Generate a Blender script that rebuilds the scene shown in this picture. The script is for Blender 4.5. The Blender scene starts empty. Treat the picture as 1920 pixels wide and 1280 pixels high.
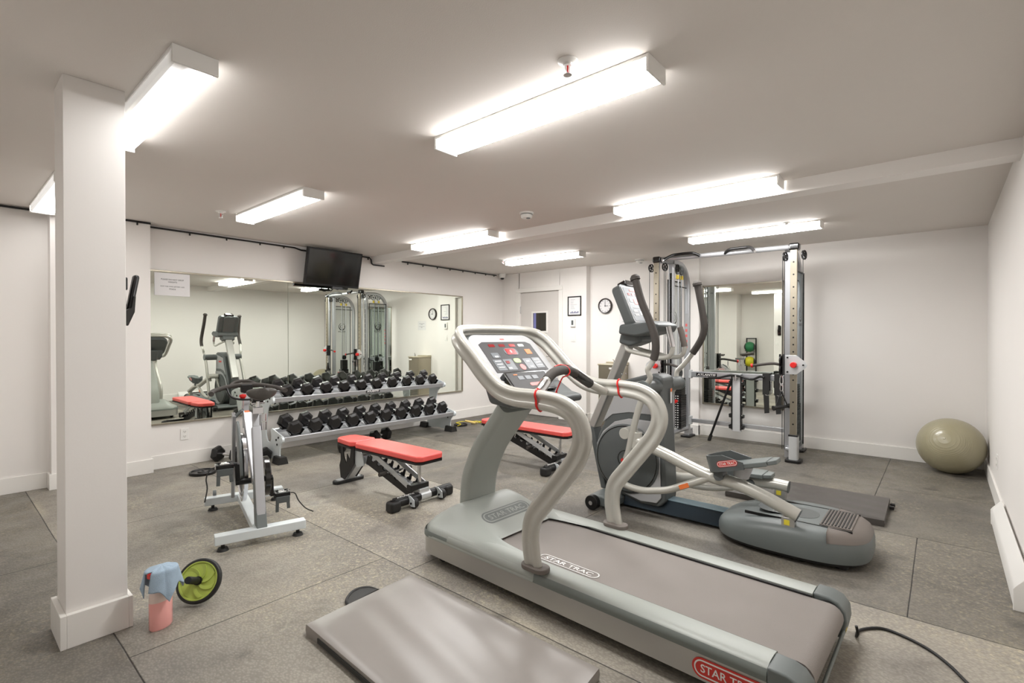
import bpy, math, random
from math import pi, sin, cos, radians, sqrt, atan2
from mathutils import Vector, Matrix
random.seed(7)
SC = bpy.context.scene
COL = SC.collection

# ------------------------------------------------------------------ camera
F_PX = 939.0
cam_d = bpy.data.cameras.new('camera')
cam_d.sensor_fit = 'HORIZONTAL'
cam_d.sensor_width = 36.0
cam_d.lens = F_PX / 1920.0 * 36.0
cam_d.clip_start = 0.05
cam = bpy.data.objects.new('camera', cam_d)
COL.objects.link(cam)
cam.location = (0, 0, 1.3)
cam.rotation_euler = (radians(90 - 0.41), 0, radians(40.71 - 90))
SC.camera = cam

# ------------------------------------------------------------------ world, light and exposure
world = bpy.data.worlds.new('world')
SC.world = world
world.use_nodes = True
world.node_tree.nodes['Background'].inputs[0].default_value = (1.0, 0.96, 0.92, 1)
world.node_tree.nodes['Background'].inputs[1].default_value = 0.3
SIDE_GLOW = 0.28
LAMP_POWER = 36.0          # emission strength of the fluorescent wrap lenses
SC.view_settings.view_transform = 'Standard'
SC.view_settings.look = 'None'
SC.view_settings.gamma = 1.0
SC.view_settings.use_curve_mapping = False
SC.view_settings.exposure = 1.1

H = 2.405                  # ceiling height
YL, XB, YR = 5.885, 6.734, -0.33

# ------------------------------------------------------------------ materials
def lin(c):
    return tuple((v / 12.92 if v <= 0.04045 else ((v + 0.055) / 1.055) ** 2.4) for v in (x / 255.0 for x in c)) + (1.0,)

def mat(name, rgb, rough=0.5, metal=0.0, bump=0.0, scale=60.0, vary=0.0, vscale=4.0, coat=0.0, spec=0.5, trans=0.0, aniso=None):
    m = bpy.data.materials.new(name)
    m.use_nodes = True
    nt = m.node_tree
    b = nt.nodes['Principled BSDF']
    base = lin(rgb)
    b.inputs['Base Color'].default_value = base
    b.inputs['Roughness'].default_value = rough
    b.inputs['Metallic'].default_value = metal
    b.inputs['Specular IOR Level'].default_value = spec
    if coat: b.inputs['Coat Weight'].default_value = coat; b.inputs['Coat Roughness'].default_value = 0.15
    if trans: b.inputs['Transmission Weight'].default_value = trans
    tc = nt.nodes.new('ShaderNodeTexCoord')
    if bump:
        n = nt.nodes.new('ShaderNodeTexNoise'); n.inputs['Scale'].default_value = scale; n.inputs['Detail'].default_value = 3
        nt.links.new(tc.outputs['Object'], n.inputs['Vector'])
        if aniso:
            mp = nt.nodes.new('ShaderNodeMapping'); mp.inputs['Scale'].default_value = aniso
            nt.links.new(tc.outputs['Object'], mp.inputs['Vector']); nt.links.new(mp.outputs[0], n.inputs['Vector'])
        bp = nt.nodes.new('ShaderNodeBump'); bp.inputs['Strength'].default_value = bump; bp.inputs['Distance'].default_value = 0.002
        nt.links.new(n.outputs['Fac'], bp.inputs['Height']); nt.links.new(bp.outputs[0], b.inputs['Normal'])
    if vary:
        n2 = nt.nodes.new('ShaderNodeTexNoise'); n2.inputs['Scale'].default_value = vscale; n2.inputs['Detail'].default_value = 5
        nt.links.new(tc.outputs['Object'], n2.inputs['Vector'])
        mx = nt.nodes.new('ShaderNodeMix'); mx.data_type = 'RGBA'
        mx.inputs[6].default_value = tuple(v * (1 - vary) for v in base[:3]) + (1,)
        mx.inputs[7].default_value = tuple(min(1, v * (1 + vary)) for v in base[:3]) + (1,)
        nt.links.new(n2.outputs['Fac'], mx.inputs[0]); nt.links.new(mx.outputs[2], b.inputs['Base Color'])
    return m

def emis(name, rgb, s):
    m = bpy.data.materials.new(name); m.use_nodes = True
    b = m.node_tree.nodes['Principled BSDF']
    b.inputs['Base Color'].default_value = lin(rgb)
    b.inputs['Emission Color'].default_value = lin(rgb); b.inputs['Emission Strength'].default_value = s
    return m

WALL = mat('wall_paint', (237, 233, 229), 0.6, bump=0.12, scale=160, vary=0.02, vscale=1.5, spec=0.25)
CEIL = mat('ceiling_paint', (222, 216, 210), 0.8, bump=0.25, scale=220, vary=0.02, vscale=2, spec=0.15)
TRIM = mat('white_trim', (238, 235, 230), 0.4, vary=0.02, vscale=8)
PILLARP = mat('pillar_paint', (234, 230, 226), 0.55, bump=0.08, scale=120, vary=0.025, vscale=3, spec=0.25)
SILVER = mat('silver_paint', (186, 187, 190), 0.32, 0.65, vary=0.04, vscale=12)
SILVER_L = mat('light_silver_paint', (205, 207, 208), 0.35, 0.35, vary=0.03, vscale=10)
PLATEW = mat('pale_plate_paint', (212, 218, 220), 0.35, 0.1, vary=0.02, vscale=10)
TUBE = mat('champagne_tube', (192, 190, 182), 0.3, 0.25, coat=0.3, vary=0.02, vscale=8)
CHROME = mat('chrome', (225, 225, 228), 0.12, 1.0)
STEEL = mat('brushed_steel', (176, 168, 152), 0.3, 1.0, bump=0.2, scale=40, aniso=(1, 1, 40), vary=0.05)
ALU = mat('aluminium', (188, 187, 184), 0.35, 0.75, bump=0.08, scale=30, aniso=(30, 1, 1), vary=0.05, vscale=3)
NICKEL = mat('champagne_aluminium', (164, 156, 140), 0.3, 0.75)
BLACK = mat('black_metal', (26, 25, 25), 0.38, 0.2)
GLOSSB = mat('gloss_black', (14, 13, 13), 0.12, coat=0.6)
RUBBER = mat('black_rubber', (30, 29, 28), 0.55, bump=0.3, scale=300)
HEXR = mat('dumbbell_rubber', (27, 25, 25), 0.34, bump=0.4, scale=180, vary=0.25, vscale=14)
GRIP = mat('foam_grip', (66, 61, 57), 0.75, bump=0.3, scale=400)
DGREY = mat('dark_grey_plastic', (84, 88, 88), 0.42, bump=0.15, scale=500, vary=0.03, vscale=10)
MGREY = mat('blue_grey_plastic', (105, 111, 110), 0.42, bump=0.15, scale=500, vary=0.03, vscale=6)
SAGE = mat('sage_grey_plastic', (160, 164, 158), 0.4, bump=0.12, scale=500, vary=0.04, vscale=5)
SAGED = mat('sage_dark_plastic', (112, 118, 114), 0.42, bump=0.1, scale=500, vary=0.04, vscale=5)
LGREY = mat('light_grey_plastic', (168, 168, 169), 0.62, vary=0.02)
BROWNG = mat('brown_grey_plastic', (112, 104, 98), 0.5, bump=0.1, scale=500)
PANELG = mat('panel_membrane', (62, 61, 62), 0.55)
BELT = mat('treadmill_belt', (140, 133, 128), 0.7, bump=0.6, scale=700, vary=0.08, vscale=5)
MATV = mat('vinyl_mat', (142, 136, 131), 0.33, bump=0.35, scale=9, vary=0.08, vscale=4)
MATD = mat('dark_vinyl_mat', (74, 70, 67), 0.36, bump=0.2, scale=14, vary=0.08, vscale=4)
REDV = mat('red_vinyl', (232, 92, 86), 0.35, bump=0.1, scale=300)
RED = mat('red_plastic', (214, 34, 30), 0.35)
REDL = mat('red_label', (200, 52, 44), 0.4)
WHITEP = mat('white_plastic', (236, 234, 230), 0.35)
PAPER = mat('paper', (226, 224, 224), 0.7)
INK = mat('ink', (50, 48, 50), 0.7)
INKB = mat('blue_ink', (60, 66, 120), 0.7)
ORANGE = mat('orange_label', (230, 120, 60), 0.5)
YELLOW = mat('yellow_label', (222, 206, 60), 0.5)
BRASS = mat('yellow_tag', (205, 180, 60), 0.4, 0.4)
BALLM = mat('pearl_vinyl', (158, 151, 124), 0.3, coat=0.25)
GREENP = mat('lime_plastic', (172, 188, 84), 0.45, vary=0.05)
TOWEL = mat('blue_towel', (164, 184, 202), 0.95, bump=1.0, scale=420, vary=0.15, vscale=30)
PINK = mat('pink_liquid', (255, 182, 176), 0.2, coat=0.4)
CLEARP = mat('frosted_bottle', (238, 214, 204), 0.25, coat=0.4)
WOODR = mat('pale_rope', (214, 186, 110), 0.6)
YROPE = mat('yellow_rope', (222, 204, 60), 0.5)
MEDG = mat('green_rubber', (30, 110, 66), 0.5)
MEDY = mat('yellow_rubber', (196, 186, 30), 0.5)
MEDD = mat('slate_rubber', (62, 70, 74), 0.5)
BEIGEM = mat('beige_metal', (196, 186, 164), 0.32, 0.5, vary=0.03)
BLUEB = mat('blue_black_rail', (40, 52, 62), 0.3, 0.4)
BLUET = mat('blue_grey_rail', (112, 130, 138), 0.35, 0.3)
LCD = mat('red_display', (128, 22, 24), 0.2, coat=0.4)
LCDL = mat('bright_red_display', (196, 40, 44), 0.2, coat=0.4)
GRN = mat('green_button', (170, 206, 120), 0.4)
REDB = mat('red_button', (222, 104, 100), 0.4)
KEYG = mat('grey_keys', (100, 104, 108), 0.4)
WHT = mat('white_print', (235, 233, 230), 0.5)
DGP = mat('engraved_grey', (108, 112, 110), 0.5)
MIRROR = mat('mirror_glass', (238, 243, 234), 0.0, 1.0)
DOORP = mat('door_paint', (216, 211, 206), 0.5, vary=0.02)
GLASSD = mat('dark_window', (52, 48, 42), 0.1, coat=0.3)
CABLE = mat('black_cable', (18, 17, 17), 0.5)
SHIELD = mat('smoked_shield', (190, 194, 194), 0.35, trans=0.0)
def _shield():
    nt = SHIELD.node_tree; out = nt.nodes['Material Output']
    tr = nt.nodes.new('ShaderNodeBsdfTransparent'); tr.inputs[0].default_value = (0.86, 0.885, 0.885, 1)
    nt.links.new(tr.outputs[0], out.inputs[0])
_shield()

def lens_material():
    m = bpy.data.materials.new('prismatic_lens'); m.use_nodes = True
    nt = m.node_tree; b = nt.nodes['Principled BSDF']
    b.inputs['Base Color'].default_value = lin((240, 238, 234)); b.inputs['Roughness'].default_value = 0.3
    tc = nt.nodes.new('ShaderNodeTexCoord')
    sp = nt.nodes.new('ShaderNodeSeparateXYZ'); nt.links.new(tc.outputs['Object'], sp.inputs[0])
    # two tubes behind the lens: brighter strips at x = +-0.045, dim towards the ends (|y| > 0.56)
    ab = nt.nodes.new('ShaderNodeMath'); ab.operation = 'ABSOLUTE'; nt.links.new(sp.outputs['X'], ab.inputs[0])
    mr = nt.nodes.new('ShaderNodeMapRange'); mr.inputs[1].default_value = 0.0; mr.inputs[2].default_value = 0.03
    mr.inputs[3].default_value = 0.62; mr.inputs[4].default_value = 1.0; mr.interpolation_type = 'SMOOTHSTEP'
    nt.links.new(ab.outputs[0], mr.inputs[0])
    ay = nt.nodes.new('ShaderNodeMath'); ay.operation = 'ABSOLUTE'; nt.links.new(sp.outputs['Y'], ay.inputs[0])
    me = nt.nodes.new('ShaderNodeMapRange'); me.inputs[1].default_value = 0.54; me.inputs[2].default_value = 0.61
    me.inputs[3].default_value = 1.0; me.inputs[4].default_value = 0.12; me.interpolation_type = 'SMOOTHSTEP'
    nt.links.new(ay.outputs[0], me.inputs[0])
    mu = nt.nodes.new('ShaderNodeMath'); mu.operation = 'MULTIPLY'; nt.links.new(mr.outputs[0], mu.inputs[0]); nt.links.new(me.outputs[0], mu.inputs[1])
    # the vertical sides of the lens glow less than its underside
    mz = nt.nodes.new('ShaderNodeMapRange'); mz.inputs[1].default_value = -0.0619; mz.inputs[2].default_value = -0.0605
    mz.inputs[3].default_value = 1.0; mz.inputs[4].default_value = SIDE_GLOW; nt.links.new(sp.outputs['Z'], mz.inputs[0])
    mu2 = nt.nodes.new('ShaderNodeMath'); mu2.operation = 'MULTIPLY'; nt.links.new(mu.outputs[0], mu2.inputs[0]); nt.links.new(mz.outputs[0], mu2.inputs[1]); mu = mu2
    ms = nt.nodes.new('ShaderNodeMath'); ms.operation = 'MULTIPLY'; oi = nt.nodes.new('ShaderNodeObjectInfo'); pw = nt.nodes.new('ShaderNodeMath'); pw.operation = 'MULTIPLY'; pw.inputs[1].default_value = LAMP_POWER
    se = nt.nodes.new('ShaderNodeSeparateColor'); nt.links.new(oi.outputs['Color'], se.inputs[0]); nt.links.new(se.outputs[0], pw.inputs[0])
    sx = nt.nodes.new('ShaderNodeMapRange'); sx.inputs[1].default_value = -0.03; sx.inputs[2].default_value = 0.03; sx.interpolation_type = 'SMOOTHSTEP'
    nt.links.new(sp.outputs['X'], sx.inputs[0]); nt.links.new(se.outputs[1], sx.inputs[3]); nt.links.new(se.outputs[2], sx.inputs[4])
    p2 = nt.nodes.new('ShaderNodeMath'); p2.operation = 'MULTIPLY'; nt.links.new(pw.outputs[0], p2.inputs[0]); nt.links.new(sx.outputs[0], p2.inputs[1]); nt.links.new(p2.outputs[0], ms.inputs[1])
    nt.links.new(mu.outputs[0], ms.inputs[0])
    b.inputs['Emission Color'].default_value = (1.0, 0.995, 0.985, 1)
    nt.links.new(ms.outputs[0], b.inputs['Emission Strength'])
    ch = nt.nodes.new('ShaderNodeTexChecker'); ch.inputs['Scale'].default_value = 260
    nt.links.new(tc.outputs['Object'], ch.inputs['Vector'])
    bp = nt.nodes.new('ShaderNodeBump'); bp.inputs['Strength'].default_value = 0.4; bp.inputs['Distance'].default_value = 0.002
    nt.links.new(ch.outputs['Fac'], bp.inputs['Height']); nt.links.new(bp.outputs[0], b.inputs['Normal'])
    return m
LENS = lens_material()

# ------------------------------------------------------------------ mesh builder
def V(*a): return Vector(a)

class MB:
    def __init__(s): s.v = []; s.f = []
    def add(s, vs, fs):
        n = len(s.v); s.v += [tuple(v) for v in vs]; s.f += [tuple(i + n for i in f) for f in fs]; return s
    def box(s, x0, x1, y0, y1, z0, z1):
        vs = [(x, y, z) for z in (z0, z1) for y in (y0, y1) for x in (x0, x1)]
        return s.add(vs, [(0, 2, 3, 1), (4, 5, 7, 6), (0, 1, 5, 4), (2, 6, 7, 3), (0, 4, 6, 2), (1, 3, 7, 5)])
    def obox(s, c, size, R=None):
        a, b, d = (x / 2 for x in size); R = R or Matrix.Identity(3)
        t = MB().box(-a, a, -b, b, -d, d)
        return s.add([Vector(c) + R @ Vector(v) for v in t.v], t.f)
    def beam(s, p0, p1, w, h, up=(0, 0, 1), ext=0.0):
        p0, p1 = Vector(p0), Vector(p1); d = (p1 - p0); L = d.length; d.normalize()
        u = Vector(up); x = d.cross(u)
        if x.length < 1e-4: x = d.cross(Vector((1, 0, 0)))
        x.normalize(); z = x.cross(d)
        R = Matrix((x, d, z)).transposed()
        return s.obox((p0 + p1) / 2, (w, L + ext * 2, h), R)
    def prism(s, poly, t0, t1, frame='xz', org=(0, 0, 0)):
        # frame xz: poly (x,z), extruded along y; yz: poly (y,z) along x; xy: poly (x,y) along z
        def mp(a, b, t):
            return {'xz': (a, t, b), 'yz': (t, a, b), 'xy': (a, b, t)}[frame]
        n = len(poly); o = Vector(org)
        vs = [o + Vector(mp(a, b, t0)) for a, b in poly] + [o + Vector(mp(a, b, t1)) for a, b in poly]
        ar = sum(poly[i][0] * poly[(i + 1) % n][1] - poly[(i + 1) % n][0] * poly[i][1] for i in range(n))
        fs = [tuple(range(n)), tuple(reversed(range(n, 2 * n)))] + [(i, i + n, (i + 1) % n + n, (i + 1) % n) for i in range(n)]
        flip = (ar > 0) == (frame in ('yz', 'xy')) ; flip = flip != (t1 < t0)
        if flip: fs = [tuple(reversed(f)) for f in fs]
        return s.add(vs, fs)
    def sweep(s, pts, sec, up=(0, 0, 1), closed=False, caps=True, scales=None):
        P = [Vector(p) for p in pts]; n = len(P); m = len(sec)
        T = []
        for i in range(n):
            a = P[i - 1] if (i > 0 or closed) else P[i]; b = P[(i + 1) % n] if (i < n - 1 or closed) else P[i]
            T.append((b - a).normalized())
        u = Vector(up); u = (u - T[0] * u.dot(T[0]))
        if u.length < 1e-4: u = T[0].orthogonal()
        u.normalize(); vs = []
        for i in range(n):
            if i:
                q = T[i - 1].rotation_difference(T[i]); u = q @ u; u = (u - T[i] * u.dot(T[i])).normalized()
            r = T[i].cross(u); k = scales[i] if scales else 1.0
            kx, ky = k if isinstance(k, tuple) else (k, k)
            vs += [P[i] + r * (a * kx) + u * (b * ky) for a, b in sec]
        fs = []
        for i in range(n if closed else n - 1):
            j = (i + 1) % n
            fs += [(i * m + k, i * m + (k + 1) % m, j * m + (k + 1) % m, j * m + k) for k in range(m)]
        if caps and not closed: fs += [tuple(reversed(range(m))), tuple(range((n - 1) * m, n * m))]
        return s.add(vs, fs)
    def tube(s, pts, r, n=12, closed=False, sub=0, caps=True, scales=None):
        if sub: pts = spline(pts, sub, closed)
        return s.sweep(pts, [(r * cos(2 * pi * k / n), r * sin(2 * pi * k / n)) for k in range(n)], (0.123, 0.321, 0.9), closed, caps, scales)
    def cyl(s, p0, p1, r, n=20, r2=None):
        return s.tube([p0, p1], r, n, scales=[1.0, (r2 / r) if r2 else 1.0])
    def lathe(s, prof, n=32, M=None, caps=True):
        M = M or Matrix.Identity(4); vs = []; fs = []
        for r, z in prof: vs += [M @ Vector((r * cos(2 * pi * k / n), r * sin(2 * pi * k / n), z)) for k in range(n)]
        for i in range(len(prof) - 1):
            fs += [(i * n + k, i * n + (k + 1) % n, (i + 1) * n + (k + 1) % n, (i + 1) * n + k) for k in range(n)]
        if caps: fs += [tuple(reversed(range(n))), tuple(range((len(prof) - 1) * n, len(prof) * n))]
        return s.add(vs, fs)
    def grid(s, fn, nu, nv, wrap=False):
        n = len(s.v); vs = [fn(i / nu, j / nv) for i in range(nu + 1) for j in range(nv + 1)]
        fs = [(i * (nv + 1) + j, (i + 1) * (nv + 1) + j, (i + 1) * (nv + 1) + j + 1, i * (nv + 1) + j + 1) for i in range(nu) for j in range(nv)]
        return s.add(vs, fs)
    def xf(s, M): s.v = [tuple(M @ Vector(v)) for v in s.v]; return s

def spline(pts, sub=6, closed=False):
    P = [Vector(p) for p in pts]; n = len(P); out = []
    rng = n if closed else n - 1
    for i in range(rng):
        p1, p2 = P[i], P[(i + 1) % n]
        p0 = P[i - 1] if (i > 0 or closed) else p1 + (p1 - p2); p3 = P[(i + 2) % n] if (i + 2 < n or closed) else p2 + (p2 - p1)
        for k in range(sub):
            t = k / sub
            out.append(0.5 * ((2 * p1) + (p2 - p0) * t + (2 * p0 - 5 * p1 + 4 * p2 - p3) * t * t + (3 * p1 - p0 - 3 * p2 + p3) * t ** 3))
    if not closed: out.append(P[-1])
    return out

def rrect(w, h, r, n=4):
    out = []
    for cx, cy, a0 in ((w / 2 - r, h / 2 - r, 0), (-w / 2 + r, h / 2 - r, 90), (-w / 2 + r, -h / 2 + r, 180), (w / 2 - r, -h / 2 + r, 270)):
        out += [(cx + r * cos(radians(a0 + 90 * k / n)), cy + r * sin(radians(a0 + 90 * k / n))) for k in range(n + 1)]
    return out

def RZ(a): return Matrix.Rotation(a, 4, 'Z')
def TR(*a): return Matrix.Translation(Vector(a))
def frame_m(o, x, y):
    x = Vector(x).normalized(); y = Vector(y); y = (y - x * y.dot(x)).normalized(); z = x.cross(y)
    m = Matrix((x, y, z)).transposed().to_4x4(); m.translation = Vector(o); return m
def axis_m(o, z):
    z = Vector(z).normalized(); x = z.orthogonal().normalized(); return frame_m(o, x, z.cross(x))

def obj(name, mb, material, parent=None, smooth=40, bev=0.0, seg=2, sub=0, M=None):
    me = bpy.data.meshes.new(name)
    me.from_pydata(mb.v, [], mb.f); me.update()
    import bmesh
    bm = bmesh.new(); bm.from_mesh(me); bmesh.ops.recalc_face_normals(bm, faces=bm.faces); bm.to_mesh(me); bm.free()
    if smooth:
        me.shade_smooth(); me.set_sharp_from_angle(angle=radians(smooth))
    me.materials.append(material)
    o = bpy.data.objects.new(name, me); COL.objects.link(o)
    if parent: o.parent = parent
    if M is not None: o.matrix_local = M
    if bev:
        b = o.modifiers.new('bevel', 'BEVEL'); b.width = bev; b.segments = seg; b.limit_method = 'ANGLE'; b.angle_limit = radians(35); b.harden_normals = True
    if sub:
        b = o.modifiers.new('sub', 'SUBSURF'); b.levels = sub; b.render_levels = sub
    return o

def tag(o, label=None, cat=None, group=None, kind=None):
    if label: o['label'] = label
    if cat: o['category'] = cat
    if group: o['group'] = group
    if kind: o['kind'] = kind
    return o

def thing(name, label, cat, loc=(0, 0, 0), rz=0.0, group=None):
    o = bpy.data.objects.new(name, None); COL.objects.link(o)
    o.empty_display_size = 0.1; o.location = loc; o.rotation_euler = (0, 0, rz)
    return tag(o, label, cat, group)

def struct(name, mb, material, parent=None, label=None, **k):
    o = obj(name, mb, material, parent, **k)
    if not parent: o['kind'] = 'structure'
    if label: o['label'] = label
    return o

def copy_tree(o, parent=None):
    c = o.copy(); COL.objects.link(c); c.parent = parent
    for ch in o.children: 
        copy_tree(ch, c)
    return c

def text_mb(txt, size, ext=0.0006, bold=0.0, shear=0.0, align='CENTER', space=1.0, line=1.0):
    cu = bpy.data.curves.new('text', 'FONT'); cu.body = txt; cu.size = size; cu.align_x = align; cu.align_y = 'CENTER'
    cu.extrude = ext; cu.offset = bold; cu.shear = shear; cu.space_character = space; cu.space_line = line; cu.resolution_u = 3
    o = bpy.data.objects.new('text', cu); COL.objects.link(o)
    dg = bpy.context.evaluated_depsgraph_get(); dg.update()
    me = bpy.data.meshes.new_from_object(o.evaluated_get(dg))
    m = MB().add([tuple(v.co) for v in me.vertices], [tuple(p.vertices) for p in me.polygons])
    bpy.data.objects.remove(o); bpy.data.curves.remove(cu); bpy.data.meshes.remove(me)
    return m
def fit_text(txt, w, h, **k):
    m = text_mb(txt, 1.0, **k)
    xs = [v[0] for v in m.v]; ys = [v[1] for v in m.v]
    sx = w / (max(xs) - min(xs)); sy = h / (max(ys) - min(ys)); cx = (max(xs) + min(xs)) / 2; cy = (max(ys) + min(ys)) / 2
    m.v = [((v[0] - cx) * sx, (v[1] - cy) * sy, v[2]) for v in m.v]
    return m
def capsule_ring(w, h, t, ext=0.0006):
    m = MB(); a = rrect(w, h, h / 2 - 1e-5, 8); b = rrect(w - 2 * t, h - 2 * t, h / 2 - t - 1e-5, 8); n = len(a)
    m.add([(x, y, 0) for x, y in a] + [(x, y, 0) for x, y in b] + [(x, y, ext) for x, y in a] + [(x, y, ext) for x, y in b],
          [(i + 2 * n, (i + 1) % n + 2 * n, (i + 1) % n + 3 * n, i + 3 * n) for i in range(n)] + [(i, (i + 1) % n, (i + 1) % n + 2 * n, i + 2 * n) for i in range(n)])
    return m
def badge(parent, M, w, h, back, front, name='badge'):
    # capsule plate with an outline and the maker's lettering
    if back:
        o = obj(name, MB().prism(rrect(w, h, h / 2 - 1e-5, 8), 0, 0.0012, 'xy'), back, parent, M=M)
        o['label'] = 'rounded badge with lettering'
    else: o = parent
    t = capsule_ring(w * 0.94, h * 0.80, h * 0.07); t.v = [(x, y, z + 0.0013) for x, y, z in t.v]
    tt = fit_text('STAR TRAC', w * 0.76, h * 0.40, bold=0.012); tt.v = [(x, y, z * 0.001 + 0.0018) for x, y, z in tt.v]
    t.add(tt.v, tt.f)
    # (lettering carries its own extrusion; flatten it against the plate)
    q = obj('lettering', t, front, o, smooth=0, M=(Matrix.Identity(4) if back else M))
    return o
# ------------------------------------------------------------------ room
def quad(*p): return MB().add(p, [(0, 1, 2, 3)])

# floor: rubber mats 1.22 x 1.83 m, seams and dust drawn from mat coordinates
def rubber_floor():
    m = bpy.data.materials.new('rubber_floor'); m.use_nodes = True; nt = m.node_tree; L = nt.links.new
    b = nt.nodes['Principled BSDF']; N = nt.nodes.new
    uv = N('ShaderNodeUVMap'); uv.uv_map = 'mat'; sp = N('ShaderNodeSeparateXYZ'); L(uv.outputs[0], sp.inputs[0])
    tc = N('ShaderNodeTexCoord')
    def mth(op, a, c=None, v=None):
        n = N('ShaderNodeMath'); n.operation = op
        if isinstance(a, (int, float)): n.inputs[0].default_value = a
        else: L(a, n.inputs[0])
        if c is not None:
            if isinstance(c, (int, float)): n.inputs[1].default_value = c
            else: L(c, n.inputs[1])
        return n.outputs[0]
    def noise(s, d=4, rough=0.55, sc=None, dist=0.0):
        n = N('ShaderNodeTexNoise'); n.inputs['Scale'].default_value = s; n.inputs['Detail'].default_value = d; n.inputs['Roughness'].default_value = rough
        n.inputs['Distortion'].default_value = dist
        if sc:
            mp = N('ShaderNodeMapping'); mp.inputs['Scale'].default_value = sc; L(tc.outputs['Object'], mp.inputs[0]); L(mp.outputs[0], n.inputs['Vector'])
        else: L(tc.outputs['Object'], n.inputs['Vector'])
        return n.outputs['Fac']
    def rng(x, a, c, lo=0.0, hi=1.0):
        n = N('ShaderNodeMapRange'); n.inputs[1].default_value = a; n.inputs[2].default_value = c; n.inputs[3].default_value = lo; n.inputs[4].default_value = hi; n.interpolation_type = 'SMOOTHSTEP'
        L(x, n.inputs[0]); return n.outputs[0]
    def mix(f, a, c):
        n = N('ShaderNodeMix'); n.data_type = 'RGBA'
        L(f, n.inputs[0])
        for k, q in ((6, a), (7, c)):
            if isinstance(q, tuple): n.inputs[k].default_value = q
            else: L(q, n.inputs[k])
        return n.outputs[2]
    u, v = sp.outputs[0], sp.outputs[1]
    wob = mth('MULTIPLY', mth('SUBTRACT', noise(2.5, 2), 0.5), 0.006)
    eu = mth('ABSOLUTE', mth('ADD', u, wob)); ev = mth('ABSOLUTE', mth('ADD', v, wob))
    du = mth('MINIMUM', eu, mth('ABSOLUTE', mth('SUBTRACT', 1.22, mth('ADD', u, wob))))
    dv = mth('MINIMUM', ev, mth('ABSOLUTE', mth('SUBTRACT', 1.83, mth('ADD', v, wob))))
    d = mth('MINIMUM', du, dv)
    base = mix(rng(noise(1.3, 5), 0.35, 0.65), lin((124, 119, 112)), lin((150, 144, 133)))
    tan = mix(rng(noise(28, 6, 0.7), 0.4, 0.62), lin((136, 128, 114)), lin((192, 182, 156)))
    dusty = mth('MULTIPLY', rng(noise(0.9, 3, 0.5, None, 0.6), 0.40, 0.62), rng(noise(46, 5, 0.75), 0.44, 0.64))
    c1 = mix(mth('MULTIPLY', dusty, 0.85), base, tan)
    # dust that gathers beside the seams
    band = mth('MULTIPLY', rng(d, 0.0, 0.06, 1.0, 0.0), rng(noise(1.1, 3), 0.5, 0.68))
    c2 = mix(mth('MULTIPLY', band, 0.5), c1, lin((184, 174, 152)))
    dark = mix(rng(noise(3.3, 4), 0.55, 0.75), c2, lin((108, 103, 96)))
    speck = rng(noise(170, 1, 0.5), 0.735, 0.76)
    c3 = mix(mth('MULTIPLY', speck, 0.7), dark, lin((205, 200, 185)))
    seam = rng(d, 0.0016, 0.0034, 1.0, 0.0)
    c4 = mix(mth('MULTIPLY', seam, 0.92), c3, lin((30, 28, 26)))
    L(rng(noise(5, 4), 0.3, 0.7, 0.42, 0.62), b.inputs['Roughness'])
    b.inputs['Specular IOR Level'].default_value = 0.4
    # pebbled grain
    vo = N('ShaderNodeTexVoronoi'); vo.inputs['Scale'].default_value = 1.0; vo.feature = 'SMOOTH_F1'
    mp = N('ShaderNodeMapping'); mp.inputs['Scale'].default_value = (120, 75, 100); mp.inputs['Rotation'].default_value = (0, 0, 0.7)
    L(tc.outputs['Object'], mp.inputs[0]); L(mp.outputs[0], vo.inputs['Vector'])
    bp = N('ShaderNodeBump'); bp.inputs['Strength'].default_value = 0.8; bp.inputs['Distance'].default_value = 0.002
    L(vo.outputs[0], bp.inputs['Height'])
    at = N('ShaderNodeAttribute'); at.attribute_name = 'tone'
    # dark pits between the pebbles of the rubber
    gv = N('ShaderNodeTexVoronoi'); gv.feature = 'F1'; L(mp.outputs[0], gv.inputs['Vector']); gv.inputs['Scale'].default_value = 1.0
    gr = rng(gv.outputs['Distance'], 0.15, 0.75, 1.09, 0.82)
    gm = N('ShaderNodeMix'); gm.data_type = 'RGBA'; gm.blend_type = 'MULTIPLY'; gm.inputs[0].default_value = 1.0; L(c4, gm.inputs[6]); L(gr, gm.inputs[7]); c4 = gm.outputs[2]
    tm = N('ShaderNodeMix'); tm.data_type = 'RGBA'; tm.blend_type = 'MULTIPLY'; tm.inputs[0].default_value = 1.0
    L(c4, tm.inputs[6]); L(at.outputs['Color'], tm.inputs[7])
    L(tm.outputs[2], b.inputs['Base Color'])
    bp2 = N('ShaderNodeBump'); bp2.inputs['Strength'].default_value = 0.8; bp2.inputs['Distance'].default_value = 0.003; L(rng(d, 0.0, 0.006), bp2.inputs['Height']); L(bp.outputs[0], bp2.inputs['Normal'])
    L(bp2.outputs[0], b.inputs['Normal'])
    return m

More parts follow.
